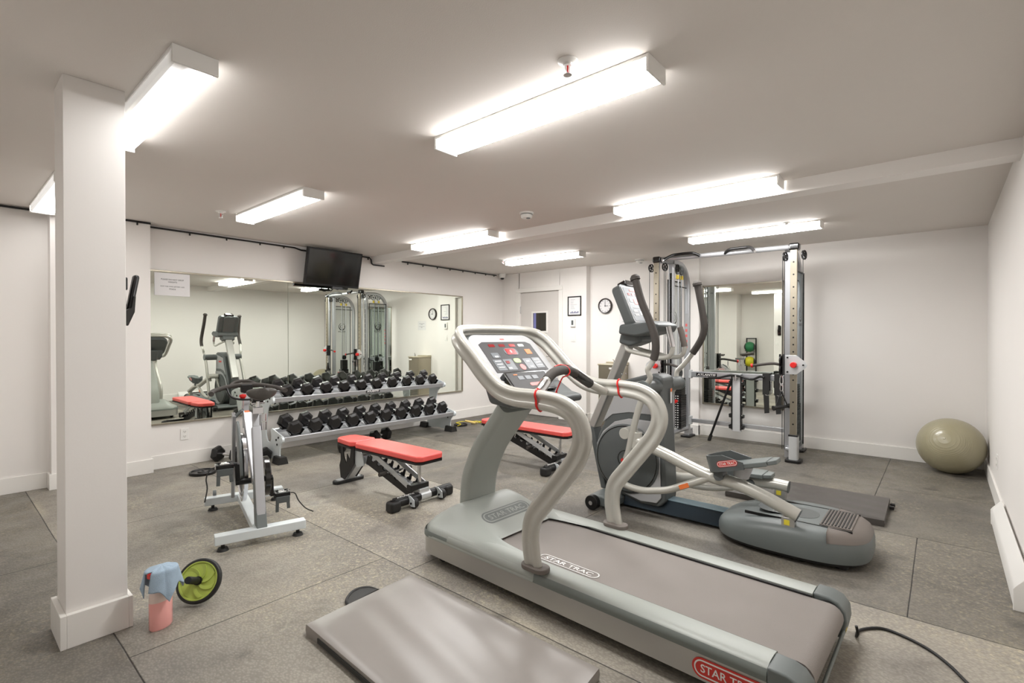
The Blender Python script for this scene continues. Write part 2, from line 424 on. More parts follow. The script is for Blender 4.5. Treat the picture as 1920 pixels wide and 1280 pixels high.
def build_floor():
    X0, X1, Y0, Y1 = -1.2, 6.9, -0.45, 6.1
    starts = {0: 4.08 - 1.83 * 4, 1: 2.50 - 1.83 * 4, 2: 4.09 - 1.83 * 4, 3: 3.0 - 1.83 * 4, 4: 1.95 - 1.83 * 4, 5: 0.42 - 1.83 * 3, 6: 3.9 - 1.83 * 4}
    me = bpy.data.meshes.new('floor'); vs = []; fs = []; uvs = []; tones = []
    xs = [0.52 + 1.22 * k for k in range(-2, 6)]
    for k in range(len(xs)):
        xa, xb = xs[k], xs[k] + 1.22
        y = starts[k % 7]
        if abs(xs[k] - 0.52) < .01: y = 2.50 - 1.83 * 4
        if abs(xs[k] - 1.74) < .01: y = 4.09 - 1.83 * 4
        if abs(xs[k] - 5.40) < .01: y = 0.42 - 1.83 * 3
        if abs(xs[k] + 0.70) < .01: y = 3.90 - 1.83 * 4
        while y < Y1:
            a, c, e, g = max(xa, X0), min(xb, X1), max(y, Y0), min(y + 1.83, Y1)
            if c > a and g > e:
                n = len(vs); vs += [(a, e, 0), (c, e, 0), (c, g, 0), (a, g, 0)]; fs.append((n, n + 1, n + 2, n + 3))
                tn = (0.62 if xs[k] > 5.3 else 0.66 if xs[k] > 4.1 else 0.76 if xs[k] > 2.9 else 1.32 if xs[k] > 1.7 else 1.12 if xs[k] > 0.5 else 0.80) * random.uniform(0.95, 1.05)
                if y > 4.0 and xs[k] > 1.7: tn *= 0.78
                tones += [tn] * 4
                uvs += [(a - xa, e - y), (c - xa, e - y), (c - xa, g - y), (a - xa, g - y)]
            y += 1.83
    me.from_pydata(vs, [], fs); ul = me.uv_layers.new(name='mat')
    for i, q in enumerate(uvs): ul.data[i].uv = q
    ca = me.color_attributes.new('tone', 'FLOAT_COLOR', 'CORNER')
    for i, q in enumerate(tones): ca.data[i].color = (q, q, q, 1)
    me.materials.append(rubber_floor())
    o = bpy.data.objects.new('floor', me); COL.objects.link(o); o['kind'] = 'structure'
build_floor()

struct('ceiling', MB().box(-1.3, 7.0, -0.5, 6.2, H, H + 0.1), CEIL)
# mirror wall on the left, with its projecting pilaster
struct('wall_left', MB().box(0.18, 7.0, YL + 0.015, 6.1, 0, H).box(0.672, 1.385, 5.775, 6.0, 0, H), WALL)
XD = 6.59
struct('wall_back', MB().box(XB + 0.03, 7.0, YR - 0.1, 4.2, 0, H).box(XB - 0.035, XB + 0.1, 2.47, 4.2, 0, H)
       .box(XD, 7.0, 4.16, 4.665, 0, H).box(XD, 7.0, 5.50, 6.1, 0, H).box(XD, 7.0, 4.66, 5.51, 2.075, H), WALL)
struct('wall_right', MB().box(-1.3, 7.0, YR - 0.12, YR, 0, H), WALL)
struct('wall_rear', MB().box(-1.3, -1.2, -0.5, 2.3, 0, H).box(-1.3, -0.2, 2.2, 4.1, 0, H).box(-1.3, 0.18, 3.95, 6.1, 0, H), WALL)
struct('trim_1', MB().box(3.926, 4.086, YR, YL + 0.02, 2.315, H), WALL, label='shallow painted ceiling beam')

def bb(name, boxes):
    m = MB()
    for b_ in boxes: m.box(*b_)
    struct(name, m, TRIM, bev=0.003)
B_ = 0.135
bb('baseboard_left', [(0.18, 0.655, YL, YL + 0.015, 0, B_), (0.655, 1.40, 5.76, 5.776, 0, B_), (0.655, 0.672, 5.77, YL + 0.01, 0, B_), (1.385, 1.40, 5.77, YL, 0, B_),
                      (1.40, XD, YL, YL + 0.016, 0, B_)])
bb('baseboard_back', [(XD - 0.016, XD, 4.145, 4.60, 0, B_), (XD - 0.016, XD, 5.57, YL, 0, B_), (XD - 0.016, XB - 0.035, 4.145, 4.161, 0, B_), (XB - 0.05, XB - 0.034, 2.455, 4.15, 0, B_),
                      (XB - 0.05, XB + 0.03, 2.455, 2.471, 0, B_), (XB + 0.014, XB + 0.03, YR, 2.46, 0, B_)])
bb('baseboard_right', [(-1.2, XB + 0.02, YR, YR + 0.016, 0, B_)])

# pillar with its base boards
pr_ = struct('pillar', MB().box(0.366, 0.577, 2.79, 3.0, 0, H), PILLARP, bev=0.002)
pr_['label'] = 'square white painted pillar'
struct('pillar_base', MB().box(0.345, 0.366, 2.765, 3.02, 0, 0.14).box(0.577, 0.592, 2.765, 3.02, 0, 0.14).box(0.366, 0.577, 2.765, 2.79, 0, 0.14).box(0.366, 0.577, 3.0, 3.02, 0, 0.14), TRIM, pr_, bev=0.002)

# door with frame
dr = struct('door_1', MB().box(XD + 0.035, XD + 0.075, 4.665, 5.50, 0.01, 2.07), DOORP, bev=0.002)
dr['label'] = 'white door with a small window'
f_ = MB().box(XD - 0.018, XD + 0.01, 4.60, 4.672, 0, 2.068).box(XD - 0.018, XD + 0.01, 5.495, 5.567, 0, 2.068).box(XD - 0.018, XD + 0.01, 4.60, 5.567, 2.07, 2.14)
f_.box(XD + 0.012, XD + 0.09, 4.64, 4.664, 0, 2.069).box(XD + 0.012, XD + 0.09, 5.501, 5.52, 0, 2.069)
struct('door_frame', f_, TRIM, dr, bev=0.003)
wy0, wy1, wz0, wz1 = 4.95, 5.225, 1.415, 1.715
struct('window_frame', MB().box(XD + 0.022, XD + 0.036, wy0 - 0.03, wy1 + 0.03, wz1, wz1 + 0.03).box(XD + 0.022, XD + 0.036, wy0 - 0.03, wy1 + 0.03, wz0 - 0.03, wz0)
       .box(XD + 0.022, XD + 0.036, wy0 - 0.03, wy0, wz0, wz1).box(XD + 0.022, XD + 0.036, wy1, wy1 + 0.03, wz0, wz1), TRIM, dr, bev=0.002)
struct('window_pane', MB().box(XD + 0.028, XD + 0.034, wy0, wy1, wz0, wz1), GLASSD, dr)
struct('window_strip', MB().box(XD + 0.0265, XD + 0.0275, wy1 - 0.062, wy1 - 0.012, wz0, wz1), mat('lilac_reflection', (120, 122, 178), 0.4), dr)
struct('window_strip', MB().box(XD + 0.0265, XD + 0.0275, wy0 + 0.085, wy0 + 0.095, wz0, wz1), BLACK, dr)
struct('hinge', MB().cyl((XD + 0.02, 5.497, 1.72), (XD + 0.02, 5.497, 1.84), 0.009), CHROME, dr)
lk = struct('door_lock', MB().box(XD + 0.01, XD + 0.036, 4.765, 4.82, 1.05, 1.20), BLACK, dr, bev=0.012, seg=3)
struct('door_handle', MB().cyl((XD - 0.03, 4.79, 1.0), (XD + 0.036, 4.79, 1.0), 0.012).cyl((XD - 0.03, 4.79, 1.0), (XD - 0.03, 4.90, 1.0), 0.009).cyl((XD + 0.028, 4.79, 1.0), (XD + 0.036, 4.79, 1.0), 0.028), CHROME, dr)

# mirrors with thin frames (the left one of two panes)
def mirror_left():
    t = thing('wall_mirror', 'long two pane mirror on the left wall behind the dumbbell rack', 'mirror', (0, YL, 0))
    obj('mirror_pane', MB().box(1.39, 2.765, -0.002, 0.014, 0.452, 1.958), MIRROR, t, smooth=0)
    obj('mirror_pane', MB().box(2.771, 5.60, -0.002, 0.014, 0.452, 1.958), MIRROR, t, smooth=0)
    obj('mirror_frame', MB().box(1.386, 5.612, -0.012, 0.014, 1.956, 1.972).box(1.386, 5.612, -0.014, 0.014, 0.438, 0.454).box(5.598, 5.612, -0.014, 0.014, 0.45, 1.96), NICKEL, t, bev=0.002)
mirror_left()
def mirror_back():
    t = thing('wall_mirror', 'tall framed mirror on the back wall behind the cable machine', 'mirror', (XB, 0, 0))
    obj('mirror_pane', MB().box(0.0, 0.028, 1.48, 2.42, 0.44, 1.975), MIRROR, t, smooth=0)
    obj('mirror_frame', MB().box(-0.012, 0.028, 2.418, 2.432, 0.42, 1.995).box(-0.012, 0.028, 1.465, 1.48, 0.42, 1.995).box(-0.012, 0.028, 1.465, 2.432, 1.975, 1.993).box(-0.012, 0.028, 1.465, 2.432, 0.424, 0.441), NICKEL, t, bev=0.002)
mirror_back()

# ------------------------------------------------------------------ ceiling lamps
def lamp_proto():
    t = thing('ceiling_light', 'x', 'ceiling light')
    L2, W2 = 0.618, 0.079
    obj('housing', MB().box(-W2, W2, -L2, L2, -0.014, 0.0), WHITEP, t, bev=0.002)
    sec = [(-0.074, -0.014), (-0.074, -0.050), (-0.066, -0.062), (0.066, -0.062), (0.074, -0.050), (0.074, -0.014)]
    m = MB(); n = len(sec)
    m.add([(x, -L2 + 0.005, z) for x, z in sec] + [(x, L2 - 0.005, z) for x, z in sec], [(i, i + 1, i + 1 + n, i + n) for i in range(n - 1)])
    obj('lens', m, LENS, t, smooth=0)
    for s in (-1, 1):
        y0, y1 = sorted((s * L2, s * (L2 + 0.012)))
        obj('end_cap', MB().box(-W2 - 0.001, W2 + 0.001, y0, y1, -0.068, 0.0), WHITEP, t, bev=0.002)
    return t
lp = lamp_proto()
lamps = [(1.897, 1.497, 'wide ceiling light nearest the camera, above the treadmill'),
         (0.676, 2.82, 'ceiling light partly hidden behind the white pillar top'),
         (0.62, 5.09, 'ceiling light just showing left of the pillar at the far side'),
         (1.866, 4.17, 'ceiling light above the spin bike, between pillar and television'),
         (3.78, 4.13, 'ceiling light on the near side of the beam, right of the television'),
         (3.82, 1.475, 'ceiling light on the near side of the beam, above the elliptical'),
         (5.44, 4.12, 'ceiling light beyond the beam in front of the white door'),
         (5.495, 1.495, 'ceiling light beyond the beam above the cable machine crossbar')]
for i, ((x, y, lb), pw_) in enumerate(zip(lamps, ((1.0, 1, 1), (0.42, 0.03, 1), (0.22, 0.1, 1), (0.8, 0.12, 1), (1.0, 1, 1), (1.0, 1, 0.5), (1.0, 1, 1), (1.0, 1, 1)))):
    o = lp if i == 0 else copy_tree(lp)
    o.location = (x, y, H); [setattr(c_, 'color', pw_ + (1,)) for c_ in o.children]; o['label'] = lb; o['group'] = 'fluorescent ceiling lights'
# ------------------------------------------------------------------ treadmill
def build_treadmill():
    t = thing('treadmill', 'large silver grey treadmill with long belt and looped handrails', 'treadmill', (2.205, 0.33, 0), radians(-1.8))
    X = lambda w: w
    # silver side panels wrapping the nose
    def outline(off, y0, y1, r):     # plan outline, rear open, nose rounded; returns points from near rear round to far rear
        pts = [(-0.385 + off, y0)]
        n = 10
        for k in range(n + 1):
            a = pi - (pi / 2) * k / n
            pts.append((-0.385 + off + r + r * cos(a), y1 - r + r * sin(a)))
        for k in range(n + 1):
            a = pi / 2 - (pi / 2) * k / n
            pts.append((0.385 - off - r + r * cos(a), y1 - r + r * sin(a)))
        pts.append((0.385 - off, y0)); return pts
    a = outline(0, 0.10, 2.03, 0.13); b_ = outline(0.03, 0.10, 2.0, 0.11)
    m = MB(); n = len(a)
    for z0, z1 in ((0.05, 0.148),):
        m.add([(x, y, z0) for x, y in a] + [(x, y, z1) for x, y in a] + [(x, y, z0) for x, y in b_] + [(x, y, z1) for x, y in b_],
              [(i, i + 1, n + i + 1, n + i) for i in range(n - 1)] + [(2 * n + i, 3 * n + i, 3 * n + i + 1, 2 * n + i + 1) for i in range(n - 1)] +
              [(i, 2 * n + i, 2 * n + i + 1, i + 1) for i in range(n - 1)] + [(n + i, n + i + 1, 3 * n + i + 1, 3 * n + i) for i in range(n - 1)] + [(0, n, 3 * n, 2 * n), (n - 1, 3 * n - 1, 4 * n - 1, 2 * n - 1)])
    obj('side_panel', m, ALU, t)
    obj('frame', MB().box(-0.34, 0.34, 0.12, 1.9, 0.06, 0.14), BLACK, t)
    # rails with rounded shoulder
    for s in (-1, 1):
        sec = [(0.388, 0.148), (0.39, 0.165), (0.386, 0.180), (0.372, 0.192), (0.350, 0.200), (0.30, 0.201), (0.268, 0.197), (0.266, 0.175), (0.266, 0.14), (0.38, 0.14)]
        m = MB(); ys = [0.10, 1.118, 1.122, 1.75]; q = len(sec)
        for k, y in enumerate(ys):
            m.v += [(s * x, y, z) for x, z in sec]
        for k in range(len(ys) - 1):
            m.f += [(k * q + i, k * q + (i + 1) % q, (k + 1) * q + (i + 1) % q, (k + 1) * q + i) for i in range(q)]
        m.f += [tuple(range(q)), tuple(range((len(ys) - 1) * q, len(ys) * q))]
        r = obj('side_rail', m, MGREY if False else SAGE, t)
        obj('rail_edge', MB().prism([(s * 0.3895, 0.148), (s * 0.3915, 0.165), (s * 0.388, 0.180), (s * 0.380, 0.188), (s * 0.376, 0.15)], 0.10, 1.118, 'xz'), SAGED, r)
        # rear end cap curling down
        cap = MB(); prof = [(0.10, 0.20), (0.04, 0.198), (0.005, 0.186), (-0.02, 0.155), (-0.025, 0.11), (-0.012, 0.045), (0.02, 0.04), (0.10, 0.06)]
        x0, x1 = sorted((s * 0.276, s * 0.391)); cap.prism(prof, x0, x1, 'yz')
        obj('end_cap', cap, MGREY, t, bev=0.008, seg=3)
        obj('roller_end', MB().cyl((s * 0.262, 0.045, 0.135), (s * 0.276, 0.045, 0.135), 0.05), BLACK, t)
        obj('rail_gap', MB().box(*sorted((s * 0.258, s * 0.266)), 0.10, 1.70, 0.15, 0.192), BLACK, t)
    # belt: loop round the rear roller
    m = MB(); prof = []
    for k in range(9):
        a0 = -pi / 2 - pi * k / 8
        prof.append((0.035 + 0.052 * cos(a0), 0.132 + 0.052 * sin(a0)))
    prof += [(1.72, 0.184), (1.72, 0.178), (0.06, 0.178)]
    prof = [(y, z) for y, z in prof]
    m.prism([(0.5, 0.080)] + prof + [(0.06, 0.086), (0.5, 0.086)], -0.258, 0.258, 'yz')
    belt = obj('running_belt', m, BELT, t, smooth=30)
    # print on the belt
    k = badge(belt, frame_m((-0.205, 1.05, 0.1846), (0, -1, 0), (1, 0, 0)), 0.37, 0.075, None, WHT)
    # hood: dome over the motor
    def hood(u, v):
        w = -0.392 + 0.784 * u
        aw = abs(w) / 0.392
        yf = 2.035 - 0.13 * (max(0, aw - 0.66) / 0.34) ** 2.2           # rounded nose
        yb = 1.50 if aw < 0.58 else 1.50 - 0.38 * min(1, (aw - 0.58) / 0.16) ** 0.7
        y = yb + (yf - yb) * v
        def ss(a, b, x):
            x = max(0.0, min(1.0, (x - a) / (b - a))); return x * x * (3 - 2 * x)
        h_ = 0.112 * ss(1.44, 1.84, y) * (1 - 0.85 * ss(1.84, 2.06, y))
        z = 0.196 + h_ * (1 - ss(0.50, 0.98, aw)) 
        if v > 0.93: z -= 0.03 * ((v - 0.93) / 0.07) ** 2
        if aw > 0.93: z = min(z, 0.198 - 0.045 * ((aw - 0.93) / 0.07) ** 2)
        if v < 0.04: z = min(z, 0.196)
        return (w, y, z)
    m = MB().grid(hood, 40, 24)
    # skirt
    nu, nv = 40, 24
    edge = [(i * (nv + 1) + nv) for i in range(nu + 1)]
    side = [j for j in range(nv + 1)]; side2 = [nu * (nv + 1) + j for j in range(nv + 1)]
    ring = side + edge[1:] + list(reversed(side2))[1:]
    base = len(m.v); m.v += [(m.v[i][0], m.v[i][1], 0.146) for i in ring]
    for i in range(len(ring) - 1): m.f.append((ring[i], ring[i + 1], base + i + 1, base + i))
    hood_o = obj('motor_hood', m, SAGE, t, smooth=60)
    # dark shoulder stripe round the nose
    a = outline(-0.004, 0.9, 2.036, 0.13); m = MB(); n = len(a)
    m.add([(x, y, 0.146) for x, y in a] + [(x * 0.998, y - 0.001, 0.168) for x, y in a] + [(x * 0.985, y - 0.006, 0.178) for x, y in a],
          [(i, i + 1, n + i + 1, n + i) for i in range(n - 1)] + [(n + i, n + i + 1, 2 * n + i + 1, 2 * n + i) for i in range(n - 1)])
    obj('nose_stripe', m, SAGED, t)
    badge(hood_o, frame_m((0.0, 1.655, 0.2575), (1, 0, 0.0), (0, 1, 0.40)), 0.39, 0.095, DGP, SAGE)
    for s in (-1, 1):
        obj('front_wheel', MB().cyl((s * 0.33, 1.86, 0.042), (s * 0.30, 1.86, 0.042), 0.042), RUBBER, t)
        obj('rear_foot', MB().cyl((s * 0.33, 0.16, 0.0), (s * 0.33, 0.16, 0.06), 0.03), RUBBER, t)
    badge(t, frame_m((-0.3865, 0.22, 0.098), (0, -1, 0), (0, 0, 1)), 0.27, 0.075, REDL, WHT)
    # mast: one broad curved blade
    path = spline([(0, 1.905, 0.24), (0, 1.90, 0.36), (0, 1.872, 0.48), (0, 1.79, 0.64), (0, 1.67, 0.79), (0, 1.58, 0.90)], 5)
    obj('mast', MB().sweep(path, rrect(0.262, 0.085, 0.03, 4), up=(0, 1, 0.1)), SAGE, t, smooth=50)
    # looped twin-tube handrail, swept as one grooved profile
    side_p = [(1.13, 0.195), (1.152, 0.33), (1.135, 0.44), (1.06, 0.54), (0.96, 0.665), (0.885, 0.765), (0.855, 0.86), (0.885, 0.945), (0.965, 0.992), (1.09, 1.008), (1.25, 1.010), (1.36, 1.035),
              (1.46, 1.10), (1.56, 1.19), (1.645, 1.262)]
    near = [(-0.37, y, z) for y, z in side_p]; far = [(0.37, y, z) for y, z in reversed(side_p)]
    top = [(-0.352, 1.700, 1.304), (-0.318, 1.731, 1.326), (-0.255, 1.752, 1.340), (-0.12, 1.764, 1.346), (0.12, 1.764, 1.346), (0.255, 1.752, 1.340), (0.318, 1.731, 1.326), (0.352, 1.700, 1.304)]
    P = spline(near + top + far, 5)
    sec = []; r = 0.0225; dd = 0.0255
    for k in range(-6, 7): sec.append((r * sin(pi * k / 14) if False else r * cos(pi * k / 14 - pi / 2 + pi / 2), dd + r * sin(pi * k / 14)))
    sec = []
    for k in range(13):                     # upper tube arc
        a = radians(-62 + (360 - 2 * 28) * k / 12 * 0 + (304) * k / 12)
        sec.append((r * cos(a), dd + r * sin(a)))
    # build two lobes joined by a waist
    up_l = [(r * cos(radians(a)), dd + r * sin(radians(a))) for a in range(-50, 231, 20)]
    lo_l = [(r * cos(radians(a)), -dd + r * sin(radians(a))) for a in range(130, 411, 20)]
    sec = up_l + lo_l
    sc = []
    for p in P:
        q_ = max(0.0, min(1.0, (0.36 - abs(p.x)) / 0.12)) if p.z > 1.2 else 0.0
        sc.append((1.0, 1.0 - 0.30 * q_))
    hr = obj('handrail', MB().sweep(P, sec, up=(0, -1, 0.15), scales=sc), TUBE, t, smooth=50)
    for s in (-1, 1):
        obj('rail_collar', MB().prism(rrect(0.085, 0.15, 0.04, 5), 0.198, 0.222, 'xy', (s * 0.365, 1.125, 0)), BROWNG, t, bev=0.006)
        obj('red_tether', MB().tube([(s * 0.395, 1.105, 1.036), (s * 0.393, 1.10, 1.008), (s * 0.395, 1.095, 0.98), (s * 0.37, 1.09, 0.956), (s * 0.345, 1.095, 0.98), (s * 0.347, 1.10, 1.008), (s * 0.345, 1.105, 1.036), (s * 0.37, 1.108, 1.060)], 0.0055, 8, closed=True, sub=4), RED, t)
    # console: inclined housing inside the loop
    o = Vector((0, 1.60, 1.185)); u = Vector((1, 0, 0)); vv = Vector((0, 0.70, 0.714)); nn = u.cross(vv)
    CM = frame_m(o, u, vv)             # local x lateral, y up the slope, z towards the runner
    con = obj('console', MB().prism(rrect(0.615, 0.40, 0.10, 8), -0.07, -0.008, 'xy'), DGREY, t, bev=0.02, seg=3, M=CM)
    obj('console_bezel', MB().prism(rrect(0.575, 0.365, 0.09, 8), -0.006, 0.006, 'xy'), LGREY, con, bev=0.006, seg=3)
    pn = obj('control_panel', MB().prism([(-0.225, 0.10), (-0.225, -0.115), (0.225, -0.115), (0.225, 0.10), (0.19, 0.118), (-0.19, 0.118)], 0.006, 0.009, 'xy'), PANELG, con)
    def bx(name, x, y, w, h, m_, r_=0.004, zz=0.009, par=pn):
        return obj(name, MB().prism(rrect(w, h, min(r_, w / 2.01, h / 2.01), 3), zz, zz + 0.0014, 'xy', (x, y, 0)), m_, par)
    for i, x in enumerate((-0.13, -0.045, 0.045)): bx('small_display', x, 0.088, 0.05, 0.021, LCD if i < 2 else LCDL); 
    bx('print_block', 0.125, 0.088, 0.05, 0.02, WHT)
    bx('main_display_ring', 0.0, 0.037, 0.115, 0.055, KEYG, 0.026); bx('main_display', -0.002, 0.037, 0.082, 0.046, LCDL, 0.003, 0.0106)
    d = text_mb('0', 0.032); d.v = [(x - 0.002, y + 0.037, 0.0122 + z * .1) for x, y, z in d.v]; obj('digit', d, WHT, pn, smooth=0)
    bx('heart_rate_chart', 0.155, 0.035, 0.05, 0.04, ORANGE, 0.002)
    bx('key_block', -0.15, 0.012, 0.06, 0.038, KEYG); bx('key_block', -0.165, -0.062, 0.07, 0.082, KEYG); bx('key_block', -0.082, -0.062, 0.075, 0.082, KEYG)
    bx('key_block', 0.088, -0.062, 0.075, 0.082, KEYG); bx('key_block', 0.172, -0.058, 0.072, 0.082, KEYG)
    bx('small_display', -0.09, -0.045, 0.03, 0.02, LCD, 0.002, 0.0106)
    bx('go_button', 0.0, -0.034, 0.058, 0.034, GRN, 0.014); bx('stop_button', 0.012, -0.085, 0.044, 0.044, REDB, 0.02)
    for x, y in ((-0.165, -0.035), (-0.165, -0.058), (-0.165, -0.081), (0.172, -0.035), (0.172, -0.058), (0.172, -0.081)): bx('white_print', x, y, 0.045, 0.006, WHT, 0.001, 0.0106)
    for x, y in ((-0.15, 0.0), (0.085, -0.045), (-0.10, -0.09), (0.09, -0.088)): bx('white_print', x, y, 0.026, 0.012, WHT, 0.001, 0.0106)
    bx('fan_vent', 0, 0.143, 0.19, 0.028, GLOSSB, 0.006, 0.004, con); bx('red_logo', 0, 0.143, 0.035, 0.01, REDB, 0.004, 0.006, con)
    # reading ledge and lower key box
    obj('reading_ledge', MB().sweep([(-0.24, 1.478, 1.045), (0.24, 1.478, 1.045)], rrect(0.05, 0.045, 0.015)), LGREY, t, smooth=50)
    lb = obj('lower_console', MB().prism([(1.52, 1.08), (1.36, 0.985), (1.29, 0.972), (1.29, 0.93), (1.50, 0.935), (1.60, 0.98), (1.62, 1.10)], -0.22, 0.27, 'yz'), DGREY, t, bev=0.02, seg=3)
    KM = frame_m((-0.05, 1.420, 1.062), (1, 0, 0), (0, 0.70, 0.714))
    kb = obj('key_box', MB().prism(rrect(0.36, 0.14, 0.012), -0.05, 0.0, 'xy'), GLOSSB, t, bev=0.004, M=KM)
    kp = obj('key_panel', MB().prism(rrect(0.33, 0.12, 0.006), 0.0, 0.002, 'xy'), PANELG, kb)
    for x in (-0.07, -0.01, 0.05): bx('key_block', x, 0.022, 0.045, 0.026, KEYG, 0.003, 0.002, kp)
    bx('orange_print', -0.10, 0.046, 0.03, 0.006, ORANGE, 0.001, 0.002, kp); bx('red_stop_bar', 0.02, -0.028, 0.10, 0.022, REDB, 0.01, 0.002, kp)
    obj('cup_well', MB().cyl((0.205, 1.37, 0.972), (0.205, 1.37, 0.976), 0.036), BLACK, lb)
    obj('console_neck', MB().prism([(1.62, 0.925), (1.46, 0.91), (1.32, 0.945), (1.36, 0.985), (1.62, 1.04), (1.70, 1.1)], -0.19, 0.19, 'yz'), DGREY, t, bev=0.03, seg=3)
    # pulse grip bar across the front
    bar = spline([(-0.34, 1.17, 1.010), (-0.27, 1.165, 1.052), (-0.215, 1.165, 1.100), (-0.15, 1.175, 1.125), (-0.04, 1.20, 1.130), (0.05, 1.22, 1.118), (0.14, 1.23, 1.085), (0.24, 1.22, 1.035), (0.34, 1.18, 0.985)], 5)
    n = len(bar)
    obj('grip_bar', MB().tube(bar, 0.022, 14), TUBE, t)
    obj('grip_sleeve', MB().tube(bar[int(n * .24):int(n * .72)], 0.0255, 14), GRIP, t)
    obj('pulse_sensor', MB().tube(bar[int(n * .08):int(n * .24)], 0.027, 14), CHROME, t)
    obj('pulse_sensor', MB().tube(bar[int(n * .70):int(n * .90)], 0.027, 14), GLOSSB, t)
    obj('pulse_sensor', MB().tube([p + Vector((0, 0, 0.004)) for p in bar[int(n * .72):int(n * .88)]], 0.0245, 14), CHROME, t)
    obj('warning_label', MB().prism(rrect(0.075, 0.02, 0.003), 0, 0.002, 'xy'), REDL, t, M=frame_m((0.0, 1.205, 1.1525), (1, 0.15, -0.06), (0, 1, 0)))
    obj('safety_cord', MB().tube([(-0.12, 1.20, 1.15), (-0.07, 1.20, 1.158), (-0.03, 1.185, 1.145), (-0.02, 1.175, 1.12), (-0.035, 1.18, 1.10), (-0.05, 1.20, 1.09), (-0.055, 1.22, 1.05), (-0.06, 1.24, 1.0), (-0.045, 1.245, 0.985), (-0.05, 1.24, 1.02)], 0.004, 8, sub=4), RED, t)
    obj('safety_clip', MB().box(-0.085, -0.06, 1.235, 1.25, 0.965, 1.0).box(-0.055, -0.04, 1.235, 1.25, 0.955, 0.995), RED, t, bev=0.003)
    obj('rear_bar', MB().cyl((-0.30, -0.012, 0.03), (0.30, -0.012, 0.075), 0.007), SAGED, t)
    obj('yellow_tag', MB().cyl((0.285, -0.012, 0.0745), (0.315, -0.012, 0.0768), 0.0085), BRASS, t)
    return t
build_treadmill()
cd_ = MB().tube([(2.575, 0.275, 0.07), (2.58, 0.27, 0.04), (2.61, 0.278, 0.008), (2.68, 0.272, 0.007), (2.755, 0.207, 0.007), (2.75, 0.131, 0.007), (2.70, 0.041, 0.007), (2.622, -0.025, 0.007), (2.53, -0.075, 0.007), (2.40, -0.15, 0.007), (2.2, -0.22, 0.007)], 0.006, 8, sub=6)
tag(obj('power_cord', cd_, CABLE), 'black power cord looping over the floor behind the treadmill', 'cord')
